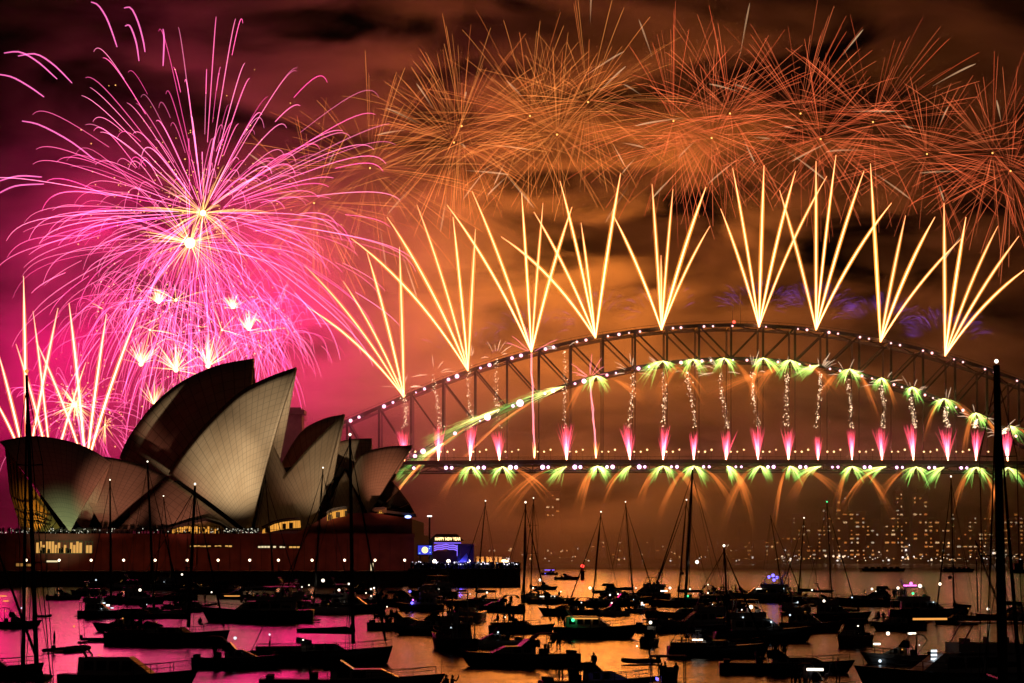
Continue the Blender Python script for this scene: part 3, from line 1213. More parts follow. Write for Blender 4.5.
def build_shore():
    m = MB()
    rg = random.Random(8)
    pts = []
    nx = 140
    for i in range(nx + 1):
        px = 250 + 1000 * i / nx
        x = (px - 512) / F * YS
        hz = 3 + 9 * mnoise.noise(Vector((px * 0.012, 0.3, 0))) + (5 if px > 780 else 0)
        prof = [(YS - 6, -1.0), (YS, 2.2), (YS + 40, 3.0 + max(0, hz) * 0.4), (YS + 140, 8 + max(0, hz) * 1.3), (YS + 320, 14 + 2 * max(0, hz)), (YS + 700, 4)]
        pts.append([(x * (y / YS), y, z) for y, z in prof])
    m.loft(pts, close=False, cap=False)
    setting(m.build('far_shore_hills', LAND, smooth=True))


build_shore()
CONC = [mat('tower_concrete', (0.28, 0.22, 0.18), 0.85, 0, 0.2, 0.1), mat('brown_brick', (0.20, 0.10, 0.07), 0.85, 0, 0.2, 0.1), mat('grey_render', (0.22, 0.2, 0.19), 0.85, 0, 0.2, 0.1)]
WIN = [glow('window_warm', (1.0, 0.42, 0.12), 0.95), glow('window_pale', (1.0, 0.62, 0.30), 1.15), glow('window_amber', (1.0, 0.30, 0.06), 0.8), glow('window_cool', (0.95, 0.75, 0.5), 0.8)]
WM = {}


def window_mesh(k, w, h):
    key = (k, round(w, 1), round(h, 1))
    if key not in WM:
        me = bpy.data.meshes.new('window')
        me.from_pydata([(-w / 2, 0, -h / 2), (w / 2, 0, -h / 2), (w / 2, 0, h / 2), (-w / 2, 0, h / 2)], [], [(0, 1, 2, 3)])
        me.materials.append(WIN[k])
        WM[key] = me
    return WM[key]


def building(px0, px1, ptop, label, seed, Y, lit=0.3, style=0, crown=None, dim=False):
    rg = random.Random(seed)
    a, b = at(px0, 560, Y), at(px1, ptop, Y)
    z0 = 2.0
    w, h = b.x - a.x, b.z - z0
    dep = max(14, w * 0.7)
    root = empty('apartment_tower' if h > 34 else 'shore_building', Vector(((a.x + b.x) / 2, Y, z0)), label=label, cat='building', group='lit buildings on the far shore')
    m = MB()
    m.box((0, dep / 2, h / 2), (w, dep, h))
    fl = 3.2
    n = int(h / fl)
    for i in range(1, n):
        m.box((0, -0.15, i * fl), (w + 0.3, 0.3, 0.35))
    m.build('wall', CONC[style % 3], root)
    rf = MB().box((0, dep / 2, h + 0.4), (w + 0.6, dep + .6, 0.8))
    if crown:
        rf.box((w * 0.1, dep / 2, h + 2.6), (w * 0.4, dep * 0.4, 3.6))
    rf.build('roof', CONC[(style + 1) % 3], root)
    cols = max(2, int(w / 3.6))
    cw = w / cols
    cells = [(c, f) for c in range(cols) for f in range(n)]
    rg.shuffle(cells)
    k = min(90, max(3, int(len(cells) * lit)))
    for (c, f) in cells[:k]:
        ki = rg.choice((0, 0, 0, 1, 1, 2, 2, 3))
        me = window_mesh(ki, cw * rg.choice((0.25, 0.35, 0.6)), rg.choice((0.9, 1.3)))
        link('window', me, root, (-w / 2 + (c + 0.5) * cw, -0.33, f * fl + 1.9))


BL = [(792, 806, 515, 'dim narrow apartment tower next to the dark mast with the green light'), (806, 822, 528, 'low broad block with few lit windows'), (822, 836, 508, 'slab block with rows of dim windows'),
      (836, 848, 492, 'brown tower with scattered windows, behind the mast with the white light'), (849, 866, 512, 'square mid height block with warm windows'), (866, 884, 524, 'wide block crowded with small bright windows'),
      (884, 896, 506, 'slim block left of the tower with amber balconies'), (896.5, 903, 491, 'thin tower with stacked bright amber balconies, tallest on its side'), (904, 914, 518, 'short block in the shade between the towers'),
      (913, 928, 494, 'tall tower under the green fires with mixed windows'), (928, 940, 520, 'low block with pale windows by the tall dark mast'), (941, 955, 511, 'broad block half hidden by the leaning thin mast'),
      (956, 968, 528, 'small low block with a few orange windows'), (968, 983, 516, 'square block with pale windows left of the thick mast'), (983, 993, 508, 'narrow block just left of the thick mast'),
      (1003, 1014, 517, 'block right of the thick mast with warm windows'), (1014, 1034, 510, 'block cut by the picture edge with orange rows'),
      (775, 791, 534, 'low dark building at the water by the blue lit yacht'), (755, 774, 541, 'long low dim house row under the bridge'), (560, 574, 541, 'faint low house in the smoke by the red beacon'),
      (545.5, 560, 492, 'faint tall tower almost lost in the smoke'), (590, 606, 540, 'faint house in the smoke between two masts'), (610, 623, 536, 'faint block in the smoke beside the mast pair'),
      (634, 650, 538, 'faint block in the smoke with one bright light'), (655, 676, 537, 'faint wide block in the smoke with a lit sign'), (700, 716, 534, 'faint block in the smoke by the short mast'),
      (724, 748, 540, 'faint long house in the smoke right of the short mast'), (520, 538, 542, 'faint low house in the smoke past the pier end'), (487, 512, 545, 'faint low house behind the amber pillars'),
      (740, 752, 527, 'faint slim block in the smoke under the fires')]
for i, (a, b, t, l) in enumerate(BL):
    far = a < 770
    building(a, b, t, l, 1200 + i, YS + (30 if far else 12) + (i % 3) * 9, 0.2 if far else 0.42 + 0.2 * (i % 3 == 1), i, i % 2)
# lights along the far waterfront
rg = random.Random(31)
WF = ['white', 'warm', 'orange']
i = 0
base = MB().blob((0, 0, 0), 1.0, 6, 4)
mes = []
for k, c in enumerate(((1.0, 0.72, 0.45), (1.0, 0.5, 0.2), (1.0, 0.85, 0.75))):
    me = bpy.data.meshes.new('shore_lamp')
    me.from_pydata(base.v, [], base.f)
    me.materials.append(glow('shore_light_%d' % k, c, 2.4))
    mes.append(me)
for i in range(150):
    px = rg.uniform(500, 1024) if i < 90 else rg.uniform(790, 1024)
    py = rg.uniform(555.5, 562) if rg.random() < 0.65 else rg.uniform(543, 555)
    y = YS + (2 if py > 555 else 30)
    p = at(px, py, y - 2)
    o = link('shore_lamp', rg.choice(mes), None, p)
    r = rg.choice((0.35, 0.45, 0.6, 0.9))
    o.scale = (r, r, r)
    tag(o, 'pinpoint lamp among the many along the far waterfront', 'lamp', 'lamps along the far shore')

# ---------------------------------------------------------------- fireworks
R_ = random.Random(20)


def rdir(rg):
    z = rg.uniform(-1, 1)
    a = rg.uniform(0, 2 * math.pi)
    s = math.sqrt(1 - z * z)
    return Vector((s * math.cos(a), s * math.sin(a), z))


def star_path(c, d, R, G, t0, t1, n, k=3.0, wind=0.0):
    out = []
    nk = 1 - math.exp(-k)
    for i in range(n + 1):
        t = t0 + (t1 - t0) * i / n
        r = R * (1 - math.exp(-k * t)) / nk
        out.append(c + d * r + Vector((wind * t * t, 0, -G * t * t)))
    return out


def trail(m, pts, r, col, heat, n=3):
    """one burning trail; heat(u) scales colour along it"""
    k = len(pts) - 1
    rad, cs = [], []
    for i in range(k + 1):
        u = i / k
        h = heat(u)
        rad.append(max(0.03, r * (0.35 + 0.65 * math.sin(math.pi * min(1, 0.08 + 0.9 * u)) ** 0.5)))
        cs.append((col[0] * h, col[1] * h, col[2] * h))
    m.tube(pts, rad, n, cs)


def spike(m, pts, r, col, heat, n=4):
    k = len(pts) - 1
    rad = [max(0.03, r * math.sin(math.pi * min(0.98, 0.04 + 0.9 * (i / k) ** 1.3))) for i in range(k + 1)]
    m.tube(pts, rad, n, [tuple(c * heat(i / k) for c in col) for i in range(k + 1)])


HOT = burning('white_hot', 1.0)
BURN = burning('burning_star', 0.62, 0.9)
SHEATH = burning('hot_gas', 0.30, 0.30)
EMBER = burning('glowing_ember', 0.5, 0.5)
FW = 1380.0


def peony(px, py, rpx, label, seed, n=84, col=(1.0, 0.20, 0.045), s=0.44, power=5.5e4, Y=FW):
    rg = random.Random(seed)
    c = at(px, py, Y)
    root = empty('firework_peony', c, label=label, cat='firework', group='orange shell bursts above the bridge')
    R = rpx * 1.14 / ppm(Y)
    m = MB()
    for i in range(n):
        d = rdir(rg)
        rr = R * rg.uniform(0.72, 1.08)
        t0 = rg.choice((0.03, 0.06, 0.1, 0.2))
        h = s * rg.uniform(0.5, 1.5)
        pts = star_path(Vector((0, 0, 0)), d, rr, R * 0.045, t0, rg.uniform(0.78, 1.0), 6, 1.6)
        g = rg.uniform(0.8, 1.35)
        trail(m, pts, 0.17, (col[0], col[1] * g, col[2] * g), lambda u: h * (0.45 + 0.75 * u))
    m.build('star_trails', BURN, root)
    m = MB()
    for i in range(rg.randint(2, 5)):
        d = rdir(rg)
        rr = R * rg.uniform(0.9, 1.12)
        a = rg.uniform(0.25, 0.5)
        pts = star_path(Vector((0, 0, 0)), d, rr, R * 0.05, a, a + rg.uniform(0.35, 0.6), 6, 1.6)
        h = rg.uniform(0.25, 0.6)
        spike(m, pts, 0.5, (1.0, 0.60, 0.32), lambda u: h * (0.5 + 0.5 * u))
    m.build('silver_trails', EMBER, root)
    m = MB().blob((0, 0, 0), 0.55, 8, 5, col=(2.4, 1.0, 0.22))
    m.build('burst_core', HOT, root)
    lamp('burst_light', 'POINT', (0, 60, 0), (1.0, 0.18, 0.020), power, root, 28)
    return root


PEONIES = [(314, 203, 96), (370, 168, 118), (461.6, 126, 104), (454, 142.5, 88), (530, 116, 112), (557, 134.6, 96), (588, 102, 104), (673.5, 121, 112),
           (711.6, 138, 92), (730, 113.5, 106), (800.5, 113.5, 108), (820.6, 139, 92), (873, 122, 106), (927, 154, 92), (992.5, 153, 96), (1010.6, 171, 96)]
PLAB = ['small orange peony burst crossing the edge of the pink one', 'orange peony burst low beside the pink willow, first of the row',
        'orange peony burst over the second comet fan, upper of two close cores', 'orange peony burst just under its twin core above the second comet fan',
        'wide orange peony burst above the third comet fan', 'orange peony burst low between third and fourth comet fans',
        'highest orange peony burst above the fourth comet fan', 'wide orange peony burst above the fifth comet fan',
        'lower orange peony burst left of the sixth comet fan tips', 'upper orange peony burst over the tips of the sixth comet fan',
        'upper orange peony burst above the seventh comet fan', 'lower orange peony burst at the tips of the seventh comet fan',
        'orange peony burst above the eighth comet fan', 'orange peony burst above the gap before the last comet fan',
        'orange peony burst above the last comet fan', 'lowest orange peony burst by the edge above the tall dark mast']
for i, (px, py, r) in enumerate(PEONIES):
    peony(px, py, r, PLAB[i], 100 + i, n=88, col=(1.0, 0.25, 0.055) if px < 640 else (1.0, 0.15, 0.05), power=2.4e4 * (0.6 if i < 1 else 1.3 if px < 500 else 0.75 if px < 700 else 0.28 if px < 850 else 0.08))


# comets fanned out from the top of the arch
def comet_fan(base, tips, label, seed, Y=YB - 3, group='fans of gold comets on the arch', purple=0, col=(1.0, 0.36, 0.14), w=1.0, power=8e4, lightcol=(1.0, 0.27, 0.030)):
    rg = random.Random(seed)
    b = at(base[0], base[1], Y)
    root = empty('comet_fan', b, label=label, cat='firework', group=group)
    for tx, ty in tips:
        t = at(tx, ty, Y + rg.uniform(-25, 25)) - b
        # a rising comet: gravity bends the upper part
        side = Vector((1, 0, 0)) * (0.055 * t.x)
        bend = rg.uniform(0.18, 0.36)
        mid = []
        for i in range(13):
            u = i / 12
            p = t * u + Vector((0, 0, 1)) * (abs(t.x) * bend * u * (1 - u)) - side * (u * (1 - u)) * 2
            mid.append(p)
        core, sh = MB(), MB()
        br, bw = rg.uniform(0.62, 1.15), rg.uniform(0.8, 1.12)
        rc, rs, cc, ch = [], [], [], []
        for i in range(13):
            u = i / 12
            rc.append(w * bw * (0.26 + 0.19 * math.sin(math.pi * u) ** 0.6) * (1.0 if u < 0.8 else 1.0 - 3.2 * (u - 0.8)))
            rs.append(w * bw * (0.5 + 0.75 * math.sin(math.pi * min(u, 0.9)) ** 0.7) * (1.0 if u < 0.8 else 1.0 - 3.5 * (u - 0.8)))
            h = (8.0 - 4.4 * u) * br
            cc.append((col[0] * h, col[1] * h * (1.0 - 0.1 * u), col[2] * h))
            k = (1.7 - 0.4 * u) * br
            ch.append((1.0 * k, 0.30 * k, 0.03 * k))
        core.tube(mid, rc, 6, cc)
        sh.tube(mid, rs, 8, ch)
        co = core.build('comet', HOT, root)
        sh.build('hot_sheath', SHEATH, co)
    if purple:
        m = MB()
        for i in range(purple):
            a = rg.uniform(-1.0, 1.0)
            R = rg.uniform(38, 52) / ppm(Y) * 1.15
            d = Vector((math.sin(a) * 1.05, rg.uniform(-0.5, 0.5), math.cos(a) * 1.2)).normalized()
            a0 = rg.uniform(0.35, 0.6)
            pts = star_path(Vector((0, 0, 0)), d, R * 1.2, R * 0.34, a0, a0 + rg.uniform(0.2, 0.5), 6, 1.6)
            h = rg.uniform(0.02, 0.13)
            trail(m, pts, 0.30, (0.34, 0.10, 0.95), lambda u: h * math.sin(math.pi * (0.1 + 0.85 * u)))
        m.build('violet_spray', EMBER, root)
    lamp('fan_light', 'POINT', (0, 72, 52), lightcol, power, root, 26)
    return root


FANS = [((404, 397), [(304, 265), (307, 307), (343, 281), (367, 252.5), (399.5, 247)], 0),
        ((468, 371), [(350.6, 238), (387, 217), (417, 205), (453, 217), (475.5, 229)], 26),
        ((531.5, 352), [(447, 205), (472, 191), (521.6, 193), (543, 203), (572, 207)], 40),
        ((595.5, 338), [(501, 236.7), (534, 212), (560, 181), (581, 222.6), (620.6, 173.5)], 40),
        ((661.5, 330), [(612.6, 214), (652, 184), (661, 255), (673, 189), (706, 187), (710, 226)], 26),
        ((759, 327), [(720.6, 208.7), (732.6, 168), (764, 165.5), (795.6, 171), (827, 176)], 90),
        ((816, 330), [(779.5, 190), (816, 161), (836, 155), (864, 171), (891.6, 203)], 120),
        ((880.5, 342), [(870.4, 163.5), (873, 205), (905.6, 215.5), (935, 217), (961, 239)], 130),
        ((945, 356), [(944, 203), (966, 217), (998, 226), (1019, 236), (1030, 266)], 130)]
FLAB = ['gold comet fan leaning out lowest on the arch, next to the pink sky', 'gold comet fan second from the low end, long comet crossing its neighbour',
        'gold comet fan above the pink rocket that rises through the arch', 'gold comet fan with one comet leaning far over the bright smoke',
        'gold comet fan with one short comet among its six', 'gold comet fan on the crown of the arch beside the flag masts',
        'gold comet fan just past the crown with a straight centre comet', 'gold comet fan with two comets nearly together on its upright side',
        'gold comet fan farthest down the arch, opening toward the tall mast']
for i, (b, t, p) in enumerate(FANS):
    comet_fan(b, t, FLAB[i], 300 + i, purple=p, power=8e4 * (0.4, 1.9, 4.4, 5.6, 3.4, 0.55, 0.1, 0.04, 0.03)[i])
SHORE_FANS = [((27, 470), [(23.5, 276), (-2, 352), (58, 308), (-8, 395)], 'white gold comet fan behind the lowest shell, tallest comet upright'),
              ((52, 478), [(33, 311), (16, 344), (86, 362)], 'white gold comets crossing low behind the lowest opera shell'),
              ((86, 470), [(36, 341), (69, 303), (106.5, 314), (137, 317)], 'white gold comet fan leaning toward the big dark shell')]
for i, (b, t, l) in enumerate(SHORE_FANS):
    comet_fan(b, t, l, 340 + i, Y=1120, group='fans of white gold comets behind the opera house', col=(1.0, 0.42, 0.26), w=0.85, power=3e4, lightcol=(1.0, 0.3, 0.2))


# the pink willow bursts and the smaller ones under them
def willow(px, py, rpx, label, seed, n, core=2.0, G=0.30, s=1.0, power=1e5, Y=1330.0, gold=40, n_s=11, up=0.0, loff=0, light=(1.0, 0.002, 0.18), name='firework_willow'):
    rg = random.Random(seed)
    c = at(px, py, Y)
    root = empty(name, c, label=label, cat='firework', group='pink bursts above the opera house')
    R = rpx / ppm(Y)
    m = MB()
    for i in range(n):
        d = rdir(rg)
        d.z += up * rg.random()
        d.normalize()
        rr = R * rg.uniform(0.55, 1.12)
        t0 = rg.choice((0.04, 0.06, 0.12, 0.25, 0.4))
        t1 = rg.uniform(0.7, 1.12)
        pts = star_path(Vector((0, 0, 0)), d, rr, R * G * rg.uniform(0.8, 1.2), t0, t1, n_s, 3.0)
        h = s * rg.uniform(0.4, 1.6)
        w = rg.uniform(0.0, 0.35)
        trail(m, pts, rg.uniform(0.17, 0.29), (1.0, 0.06 + 0.45 * w, 0.32 + 0.33 * w), lambda u: h * (1.15 - 0.35 * u))
    m.build('pink_trails', BURN, root)
    if gold:
        m = MB()
        for i in range(gold):
            d = rdir(rg)
            d.z = abs(d.z) * 0.8 + 0.15 if up else d.z
            pts = star_path(Vector((0, 0, 0)), d.normalized(), R * rg.uniform(0.12, 0.36), R * 0.03, 0.03, 0.95, 5, 2.0)
            h = rg.uniform(0.4, 1.2)
            trail(m, pts, 0.26, (1.0, 0.55, 0.16), lambda u: h * (1.4 - u))
        for i in range(gold * 3):
            d = rdir(rg)
            q = d * (R * rg.uniform(0.1, 0.75))
            h = rg.uniform(0.5, 1.6)
            m.spark(q, rg.uniform(0.25, 0.5), (1.0 * h, 0.5 * h, 0.12 * h))
        m.build('gold_sparks', BURN, root)
        if core > 0.35:
            MB().blob((0, 0, 0), core, 10, 6, col=(4, 3.2, 1.3)).build('burst_core', HOT, root)
    if power:
        lamp('burst_light', 'POINT', (loff, 55, 0), light, power, root, 42)
    return root


willow(203, 213, 212, 'huge pink willow burst of long hooked trails above the dark shell', 501, 235, 1.7, 0.12, 1.2, 3.3e5, gold=50, loff=-60)
willow(190, 243, 165, 'pink willow burst hanging just under the huge one, brightest gold core', 502, 145, 3.0, 0.22, 1.0, 3.3e5, gold=60, Y=1318, loff=20)
willow(176, 300, 120, 'loose pink burst drooping above the small gold fountains', 503, 50, 0.8, 0.42, 0.8, 2.9e5, gold=8, Y=1322, loff=60)
willow(150, 330, 110, 'pink burst low toward the white gold comets', 504, 42, 0.6, 0.42, 0.7, 3.4e5, gold=8, Y=1340, loff=-60)
willow(222, 330, 105, 'pink burst low right above the peak of the dark shell', 505, 46, 0.6, 0.42, 0.7, 2.4e5, gold=8, Y=1336, loff=45)
willow(75, 405, 78, 'low gold and pink burst behind the crossing comets', 506, 80, 1.2, 0.25, 0.6, 2.6e5, gold=70, Y=1300, loff=-40)
willow(270, 330, 80, 'thin pink burst fading over the lit shell', 507, 34, 0.4, 0.5, 0.55, 1e5, gold=3, Y=1345)
willow(105, 425, 60, 'small dim pink burst close over the brown shell', 508, 50, 0.4, 0.3, 0.5, 1e5, gold=10, Y=1310)
rg0 = random.Random(91)
for i in range(15):
    px, py = rg0.uniform(85, 300), rg0.uniform(285, 425)
    if py > 385 - max(0, px - 150) * 0.2 and px > 130:
        py -= 70
    willow(px, py, rg0.uniform(30, 52), 'little loose pink burst in the sparkling pink cloud under the big ones', 560 + i, 26, 0.3, 0.5, 0.62, 0, gold=2, n_s=8, Y=1300 + rg0.uniform(0, 45))
SMALL = [(159, 304, 14, 'tiny gold burst high on the pink smoke toward the white comets'), (233, 309, 13, 'tiny gold burst high on the pink smoke toward the bridge'),
         (249, 331, 17, 'small orange gold spray on the outer edge of the pink smoke'), (141, 364, 22, 'gold palm spray farthest from the dark shell peak'),
         (176, 370, 25, 'gold palm spray in the middle of the three'), (208, 366, 27, 'brightest gold palm spray beside the dark shell ridge'),
         (154, 405, 20, 'faint orange spray touching the dark shell edge')]
for i, (px, py, r, l) in enumerate(SMALL):
    rg = random.Random(540 + i)
    c = at(px, py, 1305)
    root = empty('gold_palm', c, label=l, cat='firework', group='small gold sprays in the pink smoke')
    m = MB()
    R = r / ppm(1305)
    for k in range(42):
        a = rg.gauss(0, 0.55)
        d = Vector((math.sin(a), rg.uniform(-0.4, 0.4), math.cos(a))).normalized()
        pts = star_path(Vector((0, 0, 0)), d, R * rg.uniform(0.5, 1.5), R * 0.12, 0.03, rg.uniform(0.6, 1), 5, 2.0)
        h = rg.uniform(0.3, 1.1) * (0.5 if i == 6 else 1)
        trail(m, pts, 0.27, (1.0, 0.58, 0.22), lambda u: h * (1.5 - u))
    m.build('gold_trails', BURN, root)
    if i in (3, 4, 5):
        MB().blob((0, 0, 0), 1.3, 8, 5, col=(4, 3.0, 1.2)).build('burst_core', HOT, root)
# stray pink stars that fell away at the top
rg = random.Random(77)
for i, pl in enumerate([[(91, 2), (98, 5), (106, 17), (112, 32), (117, 47)], [(124, 8), (131, 8), (138, 22), (143, 40), (145, 52)], [(125, 26), (130, 26), (136, 42), (139, 61)],
                        [(163, 29), (164, 40), (163, 66)], [(4, 53), (20, 52), (38, 62), (57, 79)], [(18, 56), (36, 54), (54, 65), (72, 83)],
                        [(-4, 74), (12, 77), (30, 87), (44, 97)], [(-6, 196), (15, 186), (44, 184)], [(-4, 182), (18, 176), (42, 177)], [(22, 121), (40, 125), (70, 141), (95, 160)]]):
    root = empty('falling_star', at(pl[0][0], pl[0][1], 1330), label='pink falling star trail hooked over, drifting at the rim of the huge pink burst', cat='firework', group='stray pink stars at the rim of the burst')
    pts = [p - root.location for p in spline([at(a, b, 1330) for a, b in pl], 10)]
    m = MB()
    trail(m, pts, 0.5, (1.0, 0.16, 0.5), lambda u: 0.8 + 0.3 * u)
    m.build('pink_trail', BURN, root)


# fountains, glitter columns and falls along the bridge
FOUNT = [404.5, 438.5, 470, 499.5, 566.6, 630, 663, 693.7, 726, 758, 788.5, 818, 852, 882, 913.5, 948, 976, 1007.6]
NTH = ['first', 'second', 'third', 'fourth', 'fifth', 'sixth', 'seventh', 'eighth', 'ninth', 'tenth', 'eleventh', 'twelfth', 'thirteenth', 'fourteenth', 'fifteenth',
       'sixteenth', 'seventeenth', 'eighteenth', 'nineteenth', 'twentieth']
for i, px in enumerate(FOUNT):
    rg = random.Random(700 + i)
    b = at(px, 461, YB - 6)
    root = empty('pink_fountain', b, label='short pink fountain on the bridge deck, %s from the opera house end' % NTH[i], cat='firework', group='pink fountains along the bridge deck')
    hpx = rg.uniform(28, 37) if i != 11 else 24
    m = MB()
    lean, wide = rg.uniform(-0.09, 0.09), rg.uniform(0.09, 0.16)
    for k in range(64):
        a = rg.gauss(lean, wide)
        H = rg.uniform(0.55, 1.08) * hpx / ppm(YB)
        pts = [Vector((math.sin(a) * H * u ** 1.2, rg.uniform(-0.1, 0.1) * H * u * 0.3, H * u)) for u in (0, 0.2, 0.45, 0.7, 1.0)]
        h = rg.uniform(0.6, 1.5)
        k5 = len(pts)
        cs = []
        for q in range(k5):
            u = q / (k5 - 1)
            if u < 0.3:
                c = (1.0, 0.35 - 0.3 * u, 0.10 + 0.6 * u)
            else:
                c = (1.0, 0.07, 0.14)
            e = 0.45 * h * (1.25 - 0.55 * u)
            cs.append((c[0] * e, c[1] * e, c[2] * e))
        m.tube(pts, [0.15, 0.3, 0.36, 0.34, 0.1], 3, cs)
    m.build('pink_jets', BURN, root)
    m = MB()
    for k in range(10):
        a = rg.gauss(lean, 0.05)
        H = rg.uniform(0.4, 0.75) * hpx / ppm(YB)
        m.tube([(0, -0.3, 0.3), (math.sin(a) * H * 0.5, -0.3, H * 0.5), (math.sin(a) * H, -0.3, H)], [0.2, 0.34, 0.08], 3, [(1.0, 0.4, 0.15), (0.8, 0.25, 0.25), (0.7, 0.1, 0.2)])
    m.build('white_heart', BURN, root)
    # glitter rising above it
    topy = max(bot_px(px) + 4, 372) if px > 600 else (378 if px > 480 else 392 - 0.0 * px)
    if px < 480:
        topy = top_px(px) - 8
    if i in (3,):
        topy = 358
    if i == 4:
        topy = 350
    m = MB()
    base = at(px, 428, YB - 6) - b
    tp = at(px + rg.uniform(-7, 2), topy, YB - 6) - b
    for k in range(95):
        u = rg.random()
        p = base.lerp(tp, u) + Vector((rg.gauss(0, 0.75), rg.gauss(0, 0.7), 0)) + Vector((math.sin(u * 4 + i) * 0.8, 0, 0))
        h = rg.choice((0.4, 0.7, 1.1, 2.0))
        dull = 0.8 if px < 600 else 1
        m.spark(p, rg.uniform(0.18, 0.40), (1.0 * h * dull, 0.66 * h * dull, 0.40 * h * dull))
    gl = m.build('glitter', BURN, root)
    m = MB()
    for k in range(rg.randint(4, 8)):
        a = rg.uniform(-1.7, 1.7)
        L_ = rg.uniform(3, 9)
        st = tp + Vector((math.sin(a) * 4, 0, math.cos(a) * 4))
        q = st + Vector((math.sin(a), rg.uniform(-.4, .4), math.cos(a))) * L_
        h = rg.uniform(0.25, 0.8)
        m.tube([st, st.lerp(q, 0.5), q - Vector((0, 0, 0.8))], [0.12, 0.3, 0.1], 3, (1.0 * h, 0.66 * h, 0.42 * h))
    m.build('crackle', BURN, root)

# pink rockets climbing through the arch
for i, (pl, l, w) in enumerate([([(534.5, 458), (533, 400), (531.5, 353)], 'pink rocket trail rising to the third comet fan', 0.5),
                             ([(596, 458), (593.5, 420), (590, 378)], 'pink rocket trail rising through the arch from its orange flare', 0.4)]):
    root = empty('rocket_trail', at(pl[0][0], pl[0][1], YB - 7), label=l, cat='firework')
    rg = random.Random(800 + i)
    m = MB()
    for k in range(4):
        pts = [p - root.location + Vector((rg.uniform(-0.7, 0.7), 0, 0)) for p in spline([at(a, b, YB - 7) for a, b in pl], 8)]
        h = rg.uniform(0.5, 0.9)
        trail(m, pts, 0.32, (1.0, 0.25, 0.30), lambda u: h)
    m.build('pink_trail', BURN, root)
    m = MB()
    for k in range(20):
        a = rg.gauss(0, 0.10)
        H = rg.uniform(4, 9)
        m.tube([(0, 0, 0), (math.sin(a) * H * .5, 0, H * .5), (math.sin(a) * H, 0, H)], [0.15, 0.32, 0.08], 3, [(1.4, .55, .12), (1.1, .35, .06), (0.7, .2, .05)])
    m.build('flare', BURN, root)
    top = at(pl[-1][0], pl[-1][1], YB - 7) - root.location
    m = MB()
    for k in range(9):
        a = rg.uniform(-1.5, 1.5)
        L_ = rg.uniform(8, 17)
        st = top + Vector((math.sin(a), 0, math.cos(a))) * 2
        q = top + Vector((math.sin(a), rg.uniform(-.4, .4), math.cos(a))) * L_
        trail(m, [st, st.lerp(q, 0.35), st.lerp(q, 0.7), q - Vector((0, 0, 0.6))], 0.3, (1.0, 0.22, 0.30), lambda u: 0.6)
    m.build('side_sparks', BURN, root)


def fall(px, py, label, seed, group, arms, Y=YB - 9, size=1.0, green=1.0):
    """a set piece that sprays green fire to the sides; embers sink on below in orange arcs"""
    rg = random.Random(seed)
    b = at(px, py, Y)
    root = empty('green_fall', b, label=label, cat='firework', group=group)
    m = MB()
    for (dx, dy) in arms:
        for k in range(56):
            vx = (dx * rg.uniform(0.45, 1.15) + rg.gauss(0, 2.2)) / ppm(Y) * size
            drop = (dy * rg.uniform(0.35, 1.35) + rg.gauss(0, 1.5)) / ppm(Y) * size
            a0 = rg.uniform(0, 0.5)
            a1 = min(1.05, a0 + rg.uniform(0.25, 0.7))
            pts = []
            vy = rg.uniform(-1.5, 1.5)
            for q in range(6):
                u = a0 + (a1 - a0) * q / 5
                pts.append(Vector((vx * u ** 0.85, vy * u, -drop * u ** 1.35)))
            h = rg.uniform(0.2, 0.8)
            cs = []
            for q in range(6):
                u = a0 + (a1 - a0) * q / 5
                c = Vector((1.0, 0.88, 0.20)).lerp(Vector((0.24, 0.72 * green + 0.1, 0.12)), min(1, u * 1.2))
                e = h * (1.25 - 0.85 * u)
                cs.append((c.x * e, c.y * e, c.z * e))
            m.tube(pts, [0.08, 0.2, 0.24, 0.22, 0.16, 0.05], 3, cs)
        # bright root of the arm
        pts = [Vector((dx * u * 0.5 / ppm(Y), -0.4, -dy * 0.45 * u / ppm(Y))) for u in (0, 0.3, 0.6, 1)]
        m.tube(pts, [0.35, 0.45, 0.3, 0.05], 5, [(1.2, 1.1, .5), (0.8, .85, .25), (0.4, .5, .12), (.2, .3, .07)])
    m.build('green_spray', BURN, root)
    m = MB()
    for (dx, dy) in arms:
        if rg.random() < 0.2:
            continue
        reach = rg.uniform(1.2, 4.6)
        dep = rg.uniform(2.0, 4.2)
        for k in range(22):
            vx = (dx * reach * rg.uniform(0.84, 1.1) + rg.gauss(0, 1.5)) / ppm(Y)
            drop = dy * dep * rg.uniform(0.85, 1.15) / ppm(Y)
            a0, a1 = rg.uniform(0.2, 0.5), rg.uniform(0.7, 1.05)
            pts = []
            for q in range(7):
                u = a0 + (a1 - a0) * q / 6
                pts.append(Vector((vx * u, 0.5 + rg.uniform(0, 0.3), -drop * u * u)))
            h = rg.uniform(0.04, 0.17)
            trail(m, pts, 0.40, (1.0, 0.24, 0.04), lambda u: h * math.sin(math.pi * (0.15 + 0.8 * u)))
    if m.v:
        m.build('ember_arcs', EMBER, root)
    if py > 440:
        lamp('smoke_fill_light', 'POINT', (0, 110, -12), (1.0, 0.26, 0.05), 0.8e4 if px < 700 else 0.1e4, root, 10)  # warm lamp added far behind the fall to brighten the low smoke
    return root


